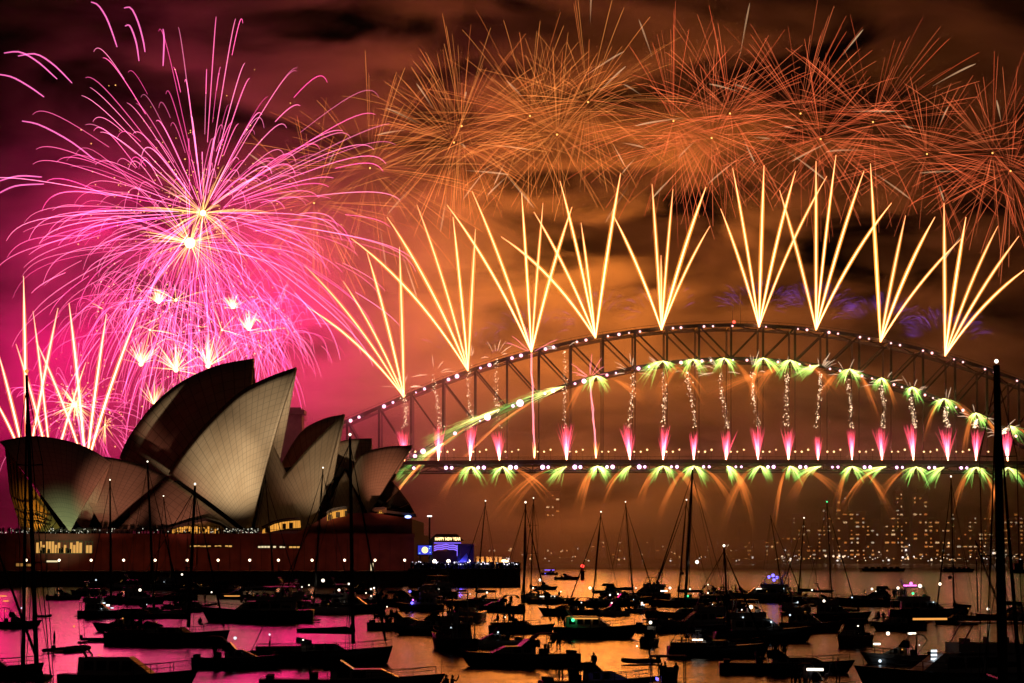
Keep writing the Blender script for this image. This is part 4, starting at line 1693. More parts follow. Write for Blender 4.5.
V = [(-13, 15), (14, 16)]
LOWER = [(471, V, 1), (502.4, V, 1), (566.6, [(-20, 19)], 1), (597.7, [(-10, 14), (14, 12)], 1), (597, [(14, 16), (-6, 12)], 1), (631, [(-15, 17)], 1), (663, V, 1), (694, V, 1), (727, [(6, 16), (14, 15)], 1),
         (760, V, 1), (790, [(-4, 15), (13, 15)], 1), (821, [(-28, 14)], 1), (852, V, 1), (886, [(-30, 13)], 1), (916, V, 1), (944, [(-20, 19)], 1), (976, V, 1), (1008, V, 1)]
for i, (px, arms, g) in enumerate(LOWER):
    fall(px, deck_px(px) + 6.0, 'green fire fall under the bridge deck, %s from the opera house end' % NTH[i], 900 + i, 'green fire falls under the deck', arms)
UPPER = [(596, 377, V), (663, 362, [(-24, 20), (13, 13)]), (693, 360, V), (724, 359, V), (763, 359, [(-12, 14), (18, 16)]), (790, 361, V), (819, 366, [(-28, 15)]), (849.6, 370, V),
         (881.6, 379, [(-9, 12), (9, 14)]), (912, 388, [(-8, 12), (12, 16)]), (944, 399.6, V), (976, 414, [(-8, 12), (13, 16)]), (1009.5, 427, [(14, 14)])]
for i, (px, py, arms) in enumerate(UPPER):
    fall(px, py - 1, 'green fire fall on the lower arch, %s from the opera house end' % NTH[i + 2], 950 + i, 'green fire falls along the lower arch', arms)
# the long green streams that run down along the lower chord
for i, (a, b, l) in enumerate([((444, 443), (394, 480), 'long green stream at the foot of the lower arch'), ((500, 409), (420, 447), 'long green stream above the first on the lower arch'), ((565, 386), (486, 417), 'long green stream highest on the lower arch')]):
    rg = random.Random(990 + i)
    A = at(a[0], a[1], YB - 6)
    Bv = at(b[0], b[1], YB - 6) - A
    root = empty('green_stream', A, label=l, cat='firework', group='green streams down the lower arch')
    m = MB()
    for k in range(170):
        u0 = rg.uniform(0, 0.9) ** 1.2
        u1 = min(1.05, u0 + rg.uniform(0.07, 0.22))
        spr = rg.gauss(0, 1.0)
        pts = []
        for q in range(4):
            u = u0 + (u1 - u0) * q / 3
            pts.append(Bv * u + Vector((0, rg.uniform(-.3, .3), spr * 5.5 * u * (1 if spr < 0 else .45) + 1.2 * math.sin(math.pi * u))))
        h = rg.uniform(0.5, 1.5)
        cs = []
        for q in range(4):
            u = u0 + (u1 - u0) * q / 3
            c = Vector((0.5, 0.42, 0.13)).lerp(Vector((0.07, 0.19, 0.03)), min(1, u * 1.6))
            cs.append(tuple(c * h * (1.15 - 0.6 * u)))
        m.tube(pts, [0.08, 0.24, 0.24, 0.06], 3, cs)
    m.build('green_spray', BURN, root)
    m = MB()
    for k in range(14):
        pts = [Bv * u * rg.uniform(0.95, 1.02) + Vector((0, 1, -14 * (u - 0.2) ** 2 - rg.uniform(0, 1.5))) for u in (0.45, 0.65, 0.85, 1.05, 1.3)]
        h = rg.uniform(0.06, 0.16)
        trail(m, pts, 0.42, (1.0, 0.26, 0.06), lambda u: h)
    m.build('ember_arcs', EMBER, root)

# ---------------------------------------------------------------- boats
HULLS = [mat('navy_gelcoat', (0.02, 0.025, 0.04), 0.35), mat('grey_gelcoat', (0.22, 0.22, 0.23), 0.25), mat('black_hull', (0.012, 0.012, 0.014), 0.4),
         mat('white_gelcoat', (0.65, 0.64, 0.62), 0.25), mat('maroon_hull', (0.09, 0.015, 0.015), 0.4)]
DECK = mat('teak_deck', (0.20, 0.13, 0.08), 0.8, 0, 0.2, 2.0)
TOPS = mat('cabin_gelcoat', (0.55, 0.54, 0.52), 0.3)
SMOKED = mat('smoked_glass', (0.012, 0.012, 0.014), 0.15)
ALU = mat('mast_aluminium', (0.10, 0.095, 0.09), 0.45, 0.5)
WIRE = mat('steel_wire', (0.06, 0.06, 0.06), 0.5, 0.5)
CANVAS = mat('navy_canvas', (0.02, 0.02, 0.035), 0.9)
RUBBER = mat('grey_rubber', (0.06, 0.06, 0.065), 0.8)
LWHITE = glow('boat_white_light', (1.0, 0.86, 0.66), 3.2)
LCOOL = glow('boat_cool_light', (0.75, 0.9, 1.0), 1.6)
LBLUE = glow('boat_blue_light', (0.12, 0.10, 1.0), 4.0)
LPINK = glow('boat_pink_light', (1.0, 0.15, 0.85), 3.5)
LGREEN = glow('boat_green_light', (0.05, 1.0, 0.28), 2.6)
LAMBER = glow('boat_amber_light', (1.0, 0.40, 0.08), 1.0)
LRED = glow('boat_red_light', (1.0, 0.04, 0.03), 4.0)
LIGHTS = {'w': LWHITE, 'c': LCOOL, 'b': LBLUE, 'p': LPINK, 'g': LGREEN, 'a': LAMBER, 'r': LRED}


def hull_mesh(L, B, fb, rake=0.5, sheer=0.35, stern=0.75, draft=0.4, fine=2.2):
    """ring lofted from transom to bow; x is forward, z = 0 is the waterline"""
    rings = []
    n = 14
    for i in range(n + 1):
        u = i / n
        x = -L / 2 + L * u
        w = B / 2 * (stern + (1 - stern) * min(1, u * 2.5)) * (1 - max(0, (u - 0.45) / 0.55) ** fine)
        w = max(w, 0.03)
        z = fb * (1 + sheer * (2 * u - 0.9) ** 2 * (1.0 if u > 0.45 else 0.25) * 0.95)
        over = rake * fb * max(0, (u - 0.6) / 0.4) ** 2
        dk = -draft * (1 - max(0, (u - 0.7) / 0.3) ** 2 * 0.8)
        rings.append([(x, 0, dk), (x, w * 0.55, dk * 0.75), (x + over * 0.3, w * 0.88, 0.05), (x + over, w, z), (x + over, w * 0.9, z + 0.06),
                      (x + over, -w * 0.9, z + 0.06), (x + over, -w, z), (x + over * 0.3, -w * 0.88, 0.05), (x, -w * 0.55, dk * 0.75)])
    return MB().loft(rings)


def lights_on(root, spec):
    for k, x, y, z, r in spec:
        if k in 'WCBPA':
            m = MB().box((x, y, z), (r, 0.08, 0.16 if r < 2 else 0.14))
        else:
            m = MB().blob((x, y, z), r, 8, 5)
        m.build('boat_light', LIGHTS[k.lower()], root)


def rails(L, B, fb, h=0.62, x0=-0.45, x1=0.5, step=1.3):
    m = MB()
    n = max(4, int(L * (x1 - x0) / step))
    for s in (-1, 1):
        prev = None
        for i in range(n + 1):
            u = x0 + (x1 - x0) * i / n
            t = u + 0.5
            w = B / 2 * (0.75 + 0.25 * min(1, t * 2.5)) * (1 - max(0, (t - 0.45) / 0.55) ** 2.2) * 0.9
            z = fb * (1 + 0.32 * (2 * t - 0.9) ** 2 * (1.0 if t > 0.45 else 0.25) * 0.95)
            p = Vector((u * L + 0.5 * fb * max(0, (t - 0.6) / 0.4) ** 2, s * w, z))
            q = p + Vector((0, 0, h))
            m.bar(p, q, 0.045)
            if prev:
                m.bar(prev, q, 0.045)
                m.bar(prev - Vector((0, 0, h / 2)), q - Vector((0, 0, h / 2)), 0.025)
            prev = q
    return m


def cabin_loft(x0, x1, w, z0, z1, fr=0.5, br=0.2, wt=0.85):
    """trunk cabin: raked front and back, sides leaning in"""
    h = z1 - z0
    return MB().add([(x0, -w / 2, z0), (x1, -w / 2 * 0.8, z0), (x1, w / 2 * 0.8, z0), (x0, w / 2, z0),
                     (x0 + br * h, -w / 2 * wt, z1), (x1 - fr * h, -w / 2 * wt * 0.78, z1), (x1 - fr * h, w / 2 * wt * 0.78, z1), (x0 + br * h, w / 2 * wt, z1)],
                    [(0, 3, 2, 1), (4, 5, 6, 7), (0, 1, 5, 4), (1, 2, 6, 5), (2, 3, 7, 6), (3, 0, 4, 7)])


def window_strip(x0, x1, w, z0, z1, n, wt=0.9):
    m = MB()
    g = 0.12
    for s in (-1, 1):
        for i in range(n):
            a, b = x0 + (x1 - x0) * i / n + g, x0 + (x1 - x0) * (i + 1) / n - g
            y0, y1 = s * (w / 2 + 0.02), s * (w / 2 * wt + 0.02)
            m.add([(a, y0, z0), (b, y0 * .97, z0), (b, y1 * .97, z1), (a, y1, z1)], [(0, 1, 2, 3)])
    return m


def sailboat(root, L, mast, rg, hull=0, cover=True, dodger=True, lean=(0, 0), light='w', mr=None, mx=0.06):
    B, fb = L * 0.30, 0.35 + 0.065 * L
    hull_mesh(L, B, fb, 0.6, 0.3, 0.6).build('hull', HULLS[hull], root, True)
    cz = fb + 0.45 + 0.02 * L
    c = cabin_loft(-0.14 * L, 0.22 * L, B * 0.62, fb * 1.02, cz, 1.6, 0.3).build('cabin', TOPS, root)
    window_strip(-0.11 * L, 0.12 * L, B * 0.57, fb + 0.16, cz - 0.14, 3).build('window', SMOKED, c)
    m = MB()                                      # cockpit coaming, wheel and seats
    for s in (-1, 1):
        m.bar((-0.46 * L, s * B * 0.3, fb + 0.22), (-0.13 * L, s * B * 0.3, fb + 0.25), 0.22, 0.4)
    m.bar((-0.36 * L, 0, fb), (-0.36 * L, 0, fb + 0.95), 0.14)
    m.tube([(-0.355 * L, 0.45 * math.cos(a), fb + 0.95 + 0.45 * math.sin(a)) for a in [i * math.pi / 6 for i in range(13)]], 0.03, 4)
    m.build('cockpit', DECK, root)
    rails(L, B, fb).build('guard_rail', WIRE, root)
    mx = mx * L
    foot = Vector((mx, 0, cz - 0.05))
    top = Vector((mx + lean[0], lean[1], mast))
    r = mr or (0.085 + 0.004 * L)
    mo = MB().tube([foot, foot.lerp(top, 0.5), top], [r * 1.15, r, r * 0.7], 8).build('mast', ALU, root)
    sp = MB()
    for q in ((0.42, 0.72) if mast > 12 else (0.5,)):
        p = foot.lerp(top, q)
        sp.bar(p + Vector((0, -B * 0.36, 0.05)), p, 0.07).bar(p + Vector((0, B * 0.36, 0.05)), p, 0.07)
    sp.build('spreader', ALU, mo)
    if light:
        MB().blob(top + Vector((0, 0, 0.22)), 0.12 if L < 14 else 0.15, 8, 5).build('masthead_light', LIGHTS[light], mo)
    bz = cz + 0.85
    bend = Vector((mx - 0.42 * L, 0, bz + 0.12))
    MB().tube([(mx - 0.1, 0, bz), bend], 0.085, 6).build('boom', ALU, root)
    if cover:
        n = 9
        pts = [Vector((mx - 0.05, 0, bz + 0.32)).lerp(bend + Vector((0, 0, 0.2)), i / n) for i in range(n + 1)]
        rad = [0.34 * (1 - 0.55 * (i / n)) * rg.uniform(0.88, 1.1) for i in range(n + 1)]
        MB().tube([Vector((mx - 0.02, 0, bz + 1.15))] + pts, [0.12] + rad, 7).build('sail_cover', CANVAS, root, True)
    w = MB()
    wr = 0.022 + 0.0016 * L
    bow, stern = Vector((0.51 * L, 0, fb * 1.3)), Vector((-0.49 * L, 0, fb + 0.1))
    near = foot.lerp(top, 0.97)
    w.tube([near, bow], wr, 4).tube([near, stern], wr, 4)
    for s in (-1, 1):
        ch = Vector((mx - 0.2, s * B * 0.46, fb))
        w.tube([near, foot.lerp(top, 0.72) + Vector((0, s * B * 0.36, 0.05)), foot.lerp(top, 0.42) + Vector((0, s * B * 0.36, 0.05)), ch], wr * 0.8, 4)
        w.tube([foot.lerp(top, 0.42), ch + Vector((-0.4, 0, 0))], wr * 0.7, 4)
    w.tube([foot.lerp(top, 0.98), bend], wr * 0.6, 4)
    w.build('rigging', WIRE, root)
    fu = [bow.lerp(near, q) for q in (0.03, 0.3, 0.6, 0.92)]
    MB().tube(fu, [0.13, 0.11, 0.08, 0.04], 6).build('furled_jib', CANVAS, root)
    if dodger:
        d = MB()
        n = 5
        for i in range(n):
            a0, a1 = math.pi * i / n, math.pi * (i + 1) / n
            d.add([(-0.16 * L, B * 0.32 * math.cos(a0), cz + 0.62 * math.sin(a0)), (-0.16 * L, B * 0.32 * math.cos(a1), cz + 0.62 * math.sin(a1)),
                   (-0.05 * L, B * 0.28 * math.cos(a1), cz + 0.30 * math.sin(a1)), (-0.05 * L, B * 0.28 * math.cos(a0), cz + 0.30 * math.sin(a0))], [(0, 1, 2, 3)])
        d.build('dodger', CANVAS, root)
    return fb


def motor_yacht(root, L, rg, hull=0, decks=2, tall=1.0, lit=0):
    B, fb = L * 0.31, (0.5 + 0.075 * L)
    hull_mesh(L, B, fb, 0.95, 0.32, 0.9).build('hull', HULLS[hull], root, True)
    MB().box((-0.53 * L, 0, 0.28), (0.08 * L, B * 0.82, 0.14)).build('swim_platform', DECK, root)
    z1 = fb + 1.35 * tall
    c = cabin_loft(-0.34 * L, 0.27 * L, B * 0.80, fb * 1.04, z1, 1.35, 0.05).build('cabin', TOPS, root)
    window_strip(-0.30 * L, 0.12 * L, B * 0.75, fb + 0.45, z1 - 0.28, 4).build('window', LAMBER if lit else SMOKED, c)
    w = MB()
    h = z1 - fb
    a0, a1 = 0.27 * L - 1.35 * h * 0.30 + 0.04, 0.27 * L - 1.35 * h * 0.85 + 0.04
    w.add([(a0, -B * 0.29, fb + h * 0.32), (a0, B * 0.29, fb + h * 0.32), (a1, B * 0.27, fb + h * 0.86), (a1, -B * 0.27, fb + h * 0.86)], [(0, 1, 2, 3)])
    w.build('windscreen', SMOKED, c)
    top = z1
    if decks > 1:
        fbd = MB()
        fbd.box((-0.17 * L, 0, z1 + 0.06), (0.44 * L, B * 0.74, 0.12))
        for s in (-1, 1):
            fbd.bar((-0.38 * L, s * B * 0.36, z1 + 0.36), (0.05 * L, s * B * 0.33, z1 + 0.42), 0.07, 0.55)
        fbd.bar((0.05 * L, -B * 0.33, z1 + 0.42), (0.05 * L, B * 0.33, z1 + 0.42), 0.07, 0.6)
        fbd.box((-0.02 * L, 0, z1 + 0.55), (0.5, 0.9, 0.9))
        for x in (-0.1, -0.22):
            fbd.box((x * L, B * 0.14, z1 + 0.4), (0.7, 0.7, 0.55)).box((x * L - 0.3, B * 0.14, z1 + 0.8), (0.14, 0.7, 0.6))
        f = fbd.build('flybridge', TOPS, root)
        top = z1 + 2.0 * tall
        ht = MB()
        ht.box((-0.17 * L, 0, top), (0.30 * L, B * 0.66, 0.13))
        for s in (-1, 1):
            ht.bar((-0.30 * L, s * B * 0.3, z1 + 0.1), (-0.27 * L, s * B * 0.3, top), 0.13)
            ht.bar((0.03 * L, s * B * 0.3, z1 + 0.6), (-0.04 * L, s * B * 0.3, top), 0.09)
        ht.build('hardtop', TOPS, root)
        ov = MB()
        ov.bar((-0.47 * L, 0, z1 + 0.02), (-0.33 * L, 0, z1 + 0.02), B * 0.72, 0.1)
        for s in (-1, 1):
            ov.bar((-0.46 * L, s * B * 0.34, fb), (-0.46 * L, s * B * 0.34, z1), 0.09)
        ov.build('aft_awning', TOPS, root)
    r = MB()
    for s in (-1, 1):
        r.bar((-0.27 * L, s * B * 0.3, top), (-0.33 * L, s * B * 0.24, top + 0.75), 0.14)
    r.bar((-0.33 * L, -B * 0.24, top + 0.75), (-0.33 * L, B * 0.24, top + 0.75), 0.22, 0.12)
    r.box((-0.33 * L, 0, top + 0.98), (0.5, 0.9, 0.2))
    ra = r.build('radar_arch', TOPS, root)
    a = MB()
    for s, hh in ((-1, rg.uniform(1.4, 3.0)), (1, rg.uniform(1.2, 2.4))):
        a.tube([(-0.33 * L, s * B * 0.22, top + 0.75), (-0.345 * L, s * B * 0.23, top + 0.75 + hh)], [0.03, 0.015], 4)
    a.build('antenna', WIRE, ra)
    rails(L, B, fb, 0.7, 0.0, 0.5).build('bow_rail', WIRE, root)
    return fb


def cruiser(root, L, rg, hull=0, canopy=True, low=False):
    B, fb = L * 0.30, (0.42 + 0.06 * L) * (0.75 if low else 1)
    hull_mesh(L, B, fb, 1.1, 0.28, 0.9, fine=2.0).build('hull', HULLS[hull], root, True)
    z1 = fb + (0.5 if low else 0.75)
    c = cabin_loft(-0.08 * L, 0.36 * L, B * 0.72, fb * 1.02, z1, 2.2, 0.0).build('cabin', TOPS, root)
    window_strip(-0.05 * L, 0.14 * L, B * 0.67, fb + 0.2, z1 - 0.12, 2).build('window', SMOKED, c)
    w = MB()
    for s in (-1, 1):
        w.add([(-0.12 * L, s * B * 0.38, z1 - .1), (0.06 * L, s * B * 0.33, z1), (-0.02 * L, s * B * 0.3, z1 + 0.6), (-0.12 * L, s * B * 0.34, z1 + 0.55)], [(0, 1, 2, 3)])
    w.add([(0.06 * L, -B * 0.33, z1), (0.06 * L, B * 0.33, z1), (-0.02 * L, B * 0.3, z1 + 0.6), (-0.02 * L, -B * 0.3, z1 + 0.6)], [(0, 1, 2, 3)])
    w.build('windscreen', SMOKED, root)
    for s in (-1, 1):
        MB().box((-0.18 * L, s * B * 0.22, fb + 0.25), (0.55, 0.55, 0.5)).box((-0.18 * L - 0.25, s * B * 0.22, fb + 0.65), (0.12, 0.55, 0.5)).build('seat', CANVAS, root)
    MB().box((-0.44 * L, 0, fb + 0.15), (0.5, B * 0.7, 0.4)).build('bench', CANVAS, root)
    if canopy:
        m = MB()
        zt = z1 + 1.15
        n = 6
        for i in range(n):
            u0, u1 = i / n, (i + 1) / n
            xa, xb = -0.40 * L + 0.34 * L * u0, -0.40 * L + 0.34 * L * u1
            za, zb = zt - 0.55 * (2 * u0 - 1) ** 4, zt - 0.55 * (2 * u1 - 1) ** 4
            m.add([(xa, -B * 0.36, za), (xb, -B * 0.36, zb), (xb, B * 0.36, zb), (xa, B * 0.36, za), (xa, -B * 0.36, za - 0.07), (xb, -B * 0.36, zb - 0.07), (xb, B * 0.36, zb - 0.07), (xa, B * 0.36, za - 0.07)],
                  [(0, 1, 2, 3), (7, 6, 5, 4), (0, 4, 5, 1), (3, 2, 6, 7)])
        for s in (-1, 1):
            m.bar((-0.23 * L, s * B * 0.37, fb), (-0.40 * L, s * B * 0.37, zt - 0.5), 0.05)
            m.bar((-0.23 * L, s * B * 0.37, fb), (-0.08 * L, s * B * 0.37, zt - 0.4), 0.05)
            m.bar((-0.23 * L, s * B * 0.37, fb), (-0.23 * L, s * B * 0.37, zt - 0.02), 0.05)
        m.build('canopy', CANVAS, root)
    rails(L, B, fb, 0.5, 0.05, 0.5).build('bow_rail', WIRE, root)
    a = MB().tube([(-0.1 * L, B * 0.3, fb), (-0.12 * L, B * 0.3, fb + 2.9)], [0.03, 0.015], 4)
    a.build('antenna', WIRE, root)
    return fb


def console_boat(root, L, rg, hull=0):
    B, fb = L * 0.36, 0.75
    hull_mesh(L, B, fb, 0.9, 0.25, 0.95).build('hull', HULLS[hull], root, True)
    MB().box((0, 0, fb + 0.45), (0.8, 0.9, 0.9)).box((0.2, 0, fb + 1.05), (0.08, 0.9, 0.5)).build('console', TOPS, root)
    MB().box((-0.8, 0, fb + 0.3), (0.6, 1.0, 0.6)).box((-1.05, 0, fb + 0.75), (0.12, 1.0, 0.5)).build('seat', CANVAS, root)
    m = MB()
    zt = fb + 2.05
    m.box((-0.2, 0, zt), (2.3, B * 0.78, 0.1))
    for sx_ in (-1.15, 0.75):
        for s in (-1, 1):
            m.bar((sx_, s * B * 0.36, fb), (sx_ * 0.95, s * B * 0.36, zt), 0.07)
    m.build('roof_frame', CANVAS, root)
    for s in (-0.35, 0.35):
        MB().box((-L / 2 - 0.25, s, 0.75), (0.4, 0.38, 0.6)).box((-L / 2 - 0.25, s, 0.2), (0.18, 0.14, 0.9)).build('outboard', RUBBER, root)
    return fb


def dinghy(root, L, rg, hull=0):
    B = L * 0.45
    m = MB()
    n = 12
    pts = [(-L / 2, -B * 0.4, 0.25)]
    for i in range(n + 1):
        a = -math.pi / 2 + math.pi * i / n
        pts.append((L * 0.15 + L * 0.33 * math.cos(a), B * 0.4 * math.sin(a), 0.25 + 0.12 * math.cos(a)))
    pts.append((-L / 2, B * 0.4, 0.25))
    m.tube(pts, 0.2, 8)
    m.build('inflatable_tube', RUBBER, root, True)
    MB().box((-0.06 * L, 0, 0.14), (L * 0.8, B * 0.66, 0.12)).build('floor_board', DECK, root)
    MB().box((0.05 * L, 0, 0.38), (0.28, B * 0.8, 0.06)).build('thwart', DECK, root)
    MB().box((-L / 2 - 0.1, 0, 0.55), (0.3, 0.3, 0.45)).box((-L / 2 - 0.1, 0, 0.1), (0.12, 0.1, 0.8)).build('outboard', RUBBER, root)
    return 0.3


BOATS = {}

# ---------------------------------------------------------------- people aboard
def person_mesh(pose, rg):
    J = {'pelvis': (0, 0, .95), 'belly': (0, 0, 1.12), 'chest': (0, 0.01, 1.32), 'neck': (0, 0, 1.50), 'headlow': (0, -.02, 1.58), 'headtop': (0, -.01, 1.72)}
    for s, n in ((-1, 'l'), (1, 'r')):
        if pose == 'sit':
            J.update({'hip' + n: (s * .10, 0, .90), 'knee' + n: (s * .13, -.42, .92), 'ank' + n: (s * .13, -.46, .50), 'toe' + n: (s * .14, -.62, .46)})
        else:
            st = .05 * s
            J.update({'hip' + n: (s * .10, 0, .90), 'knee' + n: (s * .12, -.02 + st, .50), 'ank' + n: (s * .13, st, .09), 'toe' + n: (s * .15, -.16 + st, .04)})
        J.update({'sh' + n: (s * .19, 0, 1.43)})
        if pose == 'phone' and s > 0:
            J.update({'el' + n: (s * .27, -.22, 1.30), 'wr' + n: (s * .16, -.36, 1.58), 'ha' + n: (s * .13, -.39, 1.68)})
        elif pose == 'arms':
            J.update({'el' + n: (s * .36, -.03, 1.62), 'wr' + n: (s * .33, -.08, 1.88), 'ha' + n: (s * .32, -.1, 1.98)})
        else:
            J.update({'el' + n: (s * .25, .03, 1.16), 'wr' + n: (s * .22, -.14 if pose != 'stand' else -.03, .92), 'ha' + n: (s * .21, -.18 if pose != 'stand' else -.05, .83)})
    E = [('pelvis', 'belly'), ('belly', 'chest'), ('chest', 'neck'), ('neck', 'headlow'), ('headlow', 'headtop')]
    for n in 'lr':
        E += [('pelvis', 'hip' + n), ('hip' + n, 'knee' + n), ('knee' + n, 'ank' + n), ('ank' + n, 'toe' + n), ('chest', 'sh' + n), ('sh' + n, 'el' + n), ('el' + n, 'wr' + n), ('wr' + n, 'ha' + n)]
    R = {'pelvis': .145, 'belly': .14, 'chest': .155, 'neck': .06, 'headlow': .085, 'headtop': .09, 'hip': .1, 'knee': .065, 'ank': .045, 'toe': .04, 'sh': .07, 'el': .05, 'wr': .038, 'ha': .042}
    names = list(J)
    me = bpy.data.meshes.new('person')
    me.from_pydata([J[n] for n in names], [(names.index(a), names.index(b)) for a, b in E], [])
    o = bpy.data.objects.new('person_source', me)
    COL.objects.link(o)
    sk = o.modifiers.new('skin', 'SKIN')
    for i, n in enumerate(names):
        k = n if n in R else n[:-1]
        o.data.skin_vertices[0].data[i].radius = (R[k], R[k])
        o.data.skin_vertices[0].data[i].use_root = (n == 'pelvis')
    ss = o.modifiers.new('smooth', 'SUBSURF')
    ss.levels = ss.render_levels = 1
    bpy.context.view_layer.update()
    out = bpy.data.meshes.new_from_object(o.evaluated_get(bpy.context.evaluated_depsgraph_get()))
    out.name = 'person'
    bpy.data.objects.remove(o)
    bpy.data.meshes.remove(me)
    out.materials.clear()
    out.polygons.foreach_set('use_smooth', [True] * len(out.polygons))
    return out


PR = random.Random(9)
PM = []
for k, (pose, c) in enumerate((('stand', (0.03, 0.03, 0.05)), ('phone', (0.06, 0.03, 0.03)), ('arms', (0.03, 0.04, 0.04)), ('sit', (0.05, 0.04, 0.06)), ('idle', (0.04, 0.04, 0.04)))):
    me = person_mesh(pose, PR)
    me.materials.append(mat('clothes_%s' % pose, c, 0.85))
    PM.append((pose, me))


def people(key, spots, label, group):
    """spots: (along the boat -0.5..0.5, across -0.5..0.5, pose number, extra height)"""
    root, L, fb, a = BOATS[key]
    M = root.matrix_basis
    for i, (u, v, k, dz) in enumerate(spots):
        w = M @ Vector((u * L, v * L * 0.26, fb + dz))
        pose, me = PM[k]
        if pose == 'sit':
            w.z -= 0.42
        o = link('person', me, None, w)
        o.rotation_euler = (0, 0, PR.uniform(0, 6.28))
        s = PR.uniform(0.93, 1.06)
        o.scale = (s, s, s)
        tag(o, label if isinstance(label, str) else label[i], 'person', group)



KIND = {'S': ('sailboat', 'sailboat'), 'M': ('motor_yacht', 'motor yacht'), 'C': ('motor_cruiser', 'motorboat'), 'K': ('console_boat', 'motorboat'), 'D': ('inflatable_dinghy', 'dinghy')}


def boat(key, kind, cx, yw, lpx, label, head=0, mast=None, hull=None, lights=(), seed=None, **kw):
    """head: 0 bow to the right, 180 bow to the left, 90 away, 270 toward the camera; a few degrees of swing"""
    rg = random.Random(key)
    p = on_water(cx, yw)
    a = math.radians(head + rg.uniform(-14, 14) * (0.4 if kw.get('still') else 1))
    kw.pop('still', None)
    k = max(abs(math.cos(a)) + 0.3 * abs(math.sin(a)), 0.36)
    L = lpx / ppm(p.y) / k
    name, cat = KIND[kind]
    root = empty(name, p, a, label, cat, 'boats moored on the harbour')
    h = rg.randrange(len(HULLS)) if hull is None else hull
    if kind == 'S':
        mx = kw.get('mx', 0.06)
        b = Vector((p.x, p.y, 0)) + Vector((math.cos(a), math.sin(a), 0)) * (mx * L)
        t = at(mast[0], mast[1], b.y)
        d = t - b
        lean = (d.x * math.cos(a), -d.x * math.sin(a))
        lean = (max(-4, min(4, lean[0])), max(-4, min(4, lean[1])))
        fb = sailboat(root, L, t.z, rg, h, lean=lean, **kw)
    elif kind == 'M':
        fb = motor_yacht(root, L, rg, h, **kw)
    elif kind == 'C':
        fb = cruiser(root, L, rg, h, **kw)
    elif kind == 'K':
        fb = console_boat(root, L, rg, h)
    else:
        fb = dinghy(root, L, rg, h)
    # lights given as (kind, px, py, size): put on the boat at that height along its length
    inv = root.matrix_basis.inverted()
    for (k_, lx, ly, r) in lights:
        yy = p.y - 0.18 * L * abs(math.cos(a)) * 0.5
        w = at(lx, ly, yy)
        q = inv @ w
        lights_on(root, [(k_, q.x, q.y, q.z, r)])
    if kind in 'SMC' and not key.startswith('z'):
        for _ in range(rg.choice((0, 1, 2, 2))):  # small lamps added at random to relieve the black hulls
            lights_on(root, [(rg.choice('waaac'), rg.uniform(-.38, .1) * L, rg.choice((-1, 1)) * L * 0.11, fb + rg.uniform(0.3, 1.5), rg.uniform(.05, .1))])
    BOATS[key] = (root, L, fb, a)
    return root


B_ = boat
# -- far and middle water, from the pier to the right
B_('a1', 'S', 479, 606, 48, 'sailboat moored just off the end of the pier, bow toward the opera house', 180, (485.5, 502), lights=[('w', 487, 592.5, .16), ('c', 470, 594, .1)])
B_('a2', 'S', 532, 602, 36, 'sailboat behind the pier end with the taller of two close masts', 250, (533.5, 499), lights=[('w', 540, 580, .26), ('w', 533, 588, .15)])
B_('a3', 'S', 520, 633, 64, 'dark sailboat with awning and people aft, in front of the pier end', 0, (525.5, 504), hull=2, lights=[('a', 530, 612, .12)])
B_('a4', 'C', 549, 604, 44, 'open motorboat with three white deck lights', 0, lights=[('W', 542, 596.5, .8), ('W', 553, 596.3, .8), ('a', 565, 600, .1)])
B_('a5', 'S', 596, 607, 52, 'sailboat with a lone white masthead light left of the bimini boat', 180, (601, 513), lights=[('w', 590, 588, .25), ('w', 610, 595, .15)])
B_('a6', 'S', 630, 603, 52, 'sailboat with a big dark awning and two glinting deck lamps', 0, (625.5, 503), lights=[('c', 636, 588, .15), ('w', 618, 594, .14)])
B_('a7', 'S', 690, 621, 86, 'large dark sailing yacht with the tallest mast in the middle water', 180, (692.5, 470), hull=2, mr=0.2, lights=[('W', 664, 591, 1.0), ('w', 670, 588, .18), ('g', 688, 596, .14), ('w', 697, 562, .26)])
B_('a8', 'S', 682, 607, 62, 'sailing yacht behind the tall masted one, white light at its masthead', 180, (686.5, 501), lights=[('w', 690, 589, .16)])
B_('a9', 'C', 716, 598, 34, 'small motorboat between the tall mast and the blue lit yacht', 0, lights=[('w', 708, 585, .18), ('w', 708, 593, .15)])
B_('b1', 'M', 764, 602, 66, 'motor yacht with a blue light cluster on top', 180, hull=1, lights=[('b', 769, 577, .3), ('b', 773, 575.5, .34), ('b', 777, 577.5, .3), ('b', 774, 580, .3), ('W', 759, 589, 1.0), ('c', 783, 594, .16)])
B_('b2', 'S', 780, 597, 40, 'sailboat just behind the blue lit yacht', 0, (770.5, 515), light=None)
B_('b3', 'M', 808, 632, 58, 'motor yacht with a reddish cabin in front of the twin masts', 0, hull=4, lights=[('w', 824, 601, .16), ('a', 805, 612, .12)])
B_('b4', 'S', 801, 604, 42, 'sailboat with a white masthead light behind the reddish yacht', 180, (804, 519))
B_('b5', 'S', 829, 606, 50, 'sailboat with long slanting stays beside the twin masts', 0, (827, 503), light='g', lights=[('w', 812, 590, .14)])
B_('b6', 'C', 872, 606, 76, 'long low motorboat with an awning and people standing aft', 180, hull=2, lights=[('w', 872, 589, .2), ('a', 866, 603, .1)])
B_('b7', 'M', 926, 619, 74, 'motor yacht with a pink and violet glow on its top deck', 0, hull=0, lights=[('P', 910, 585.5, 1.9), ('p', 911, 583.5, .22), ('w', 920, 586, .28), ('w', 898, 588, .2), ('g', 913, 593.5, .18)])
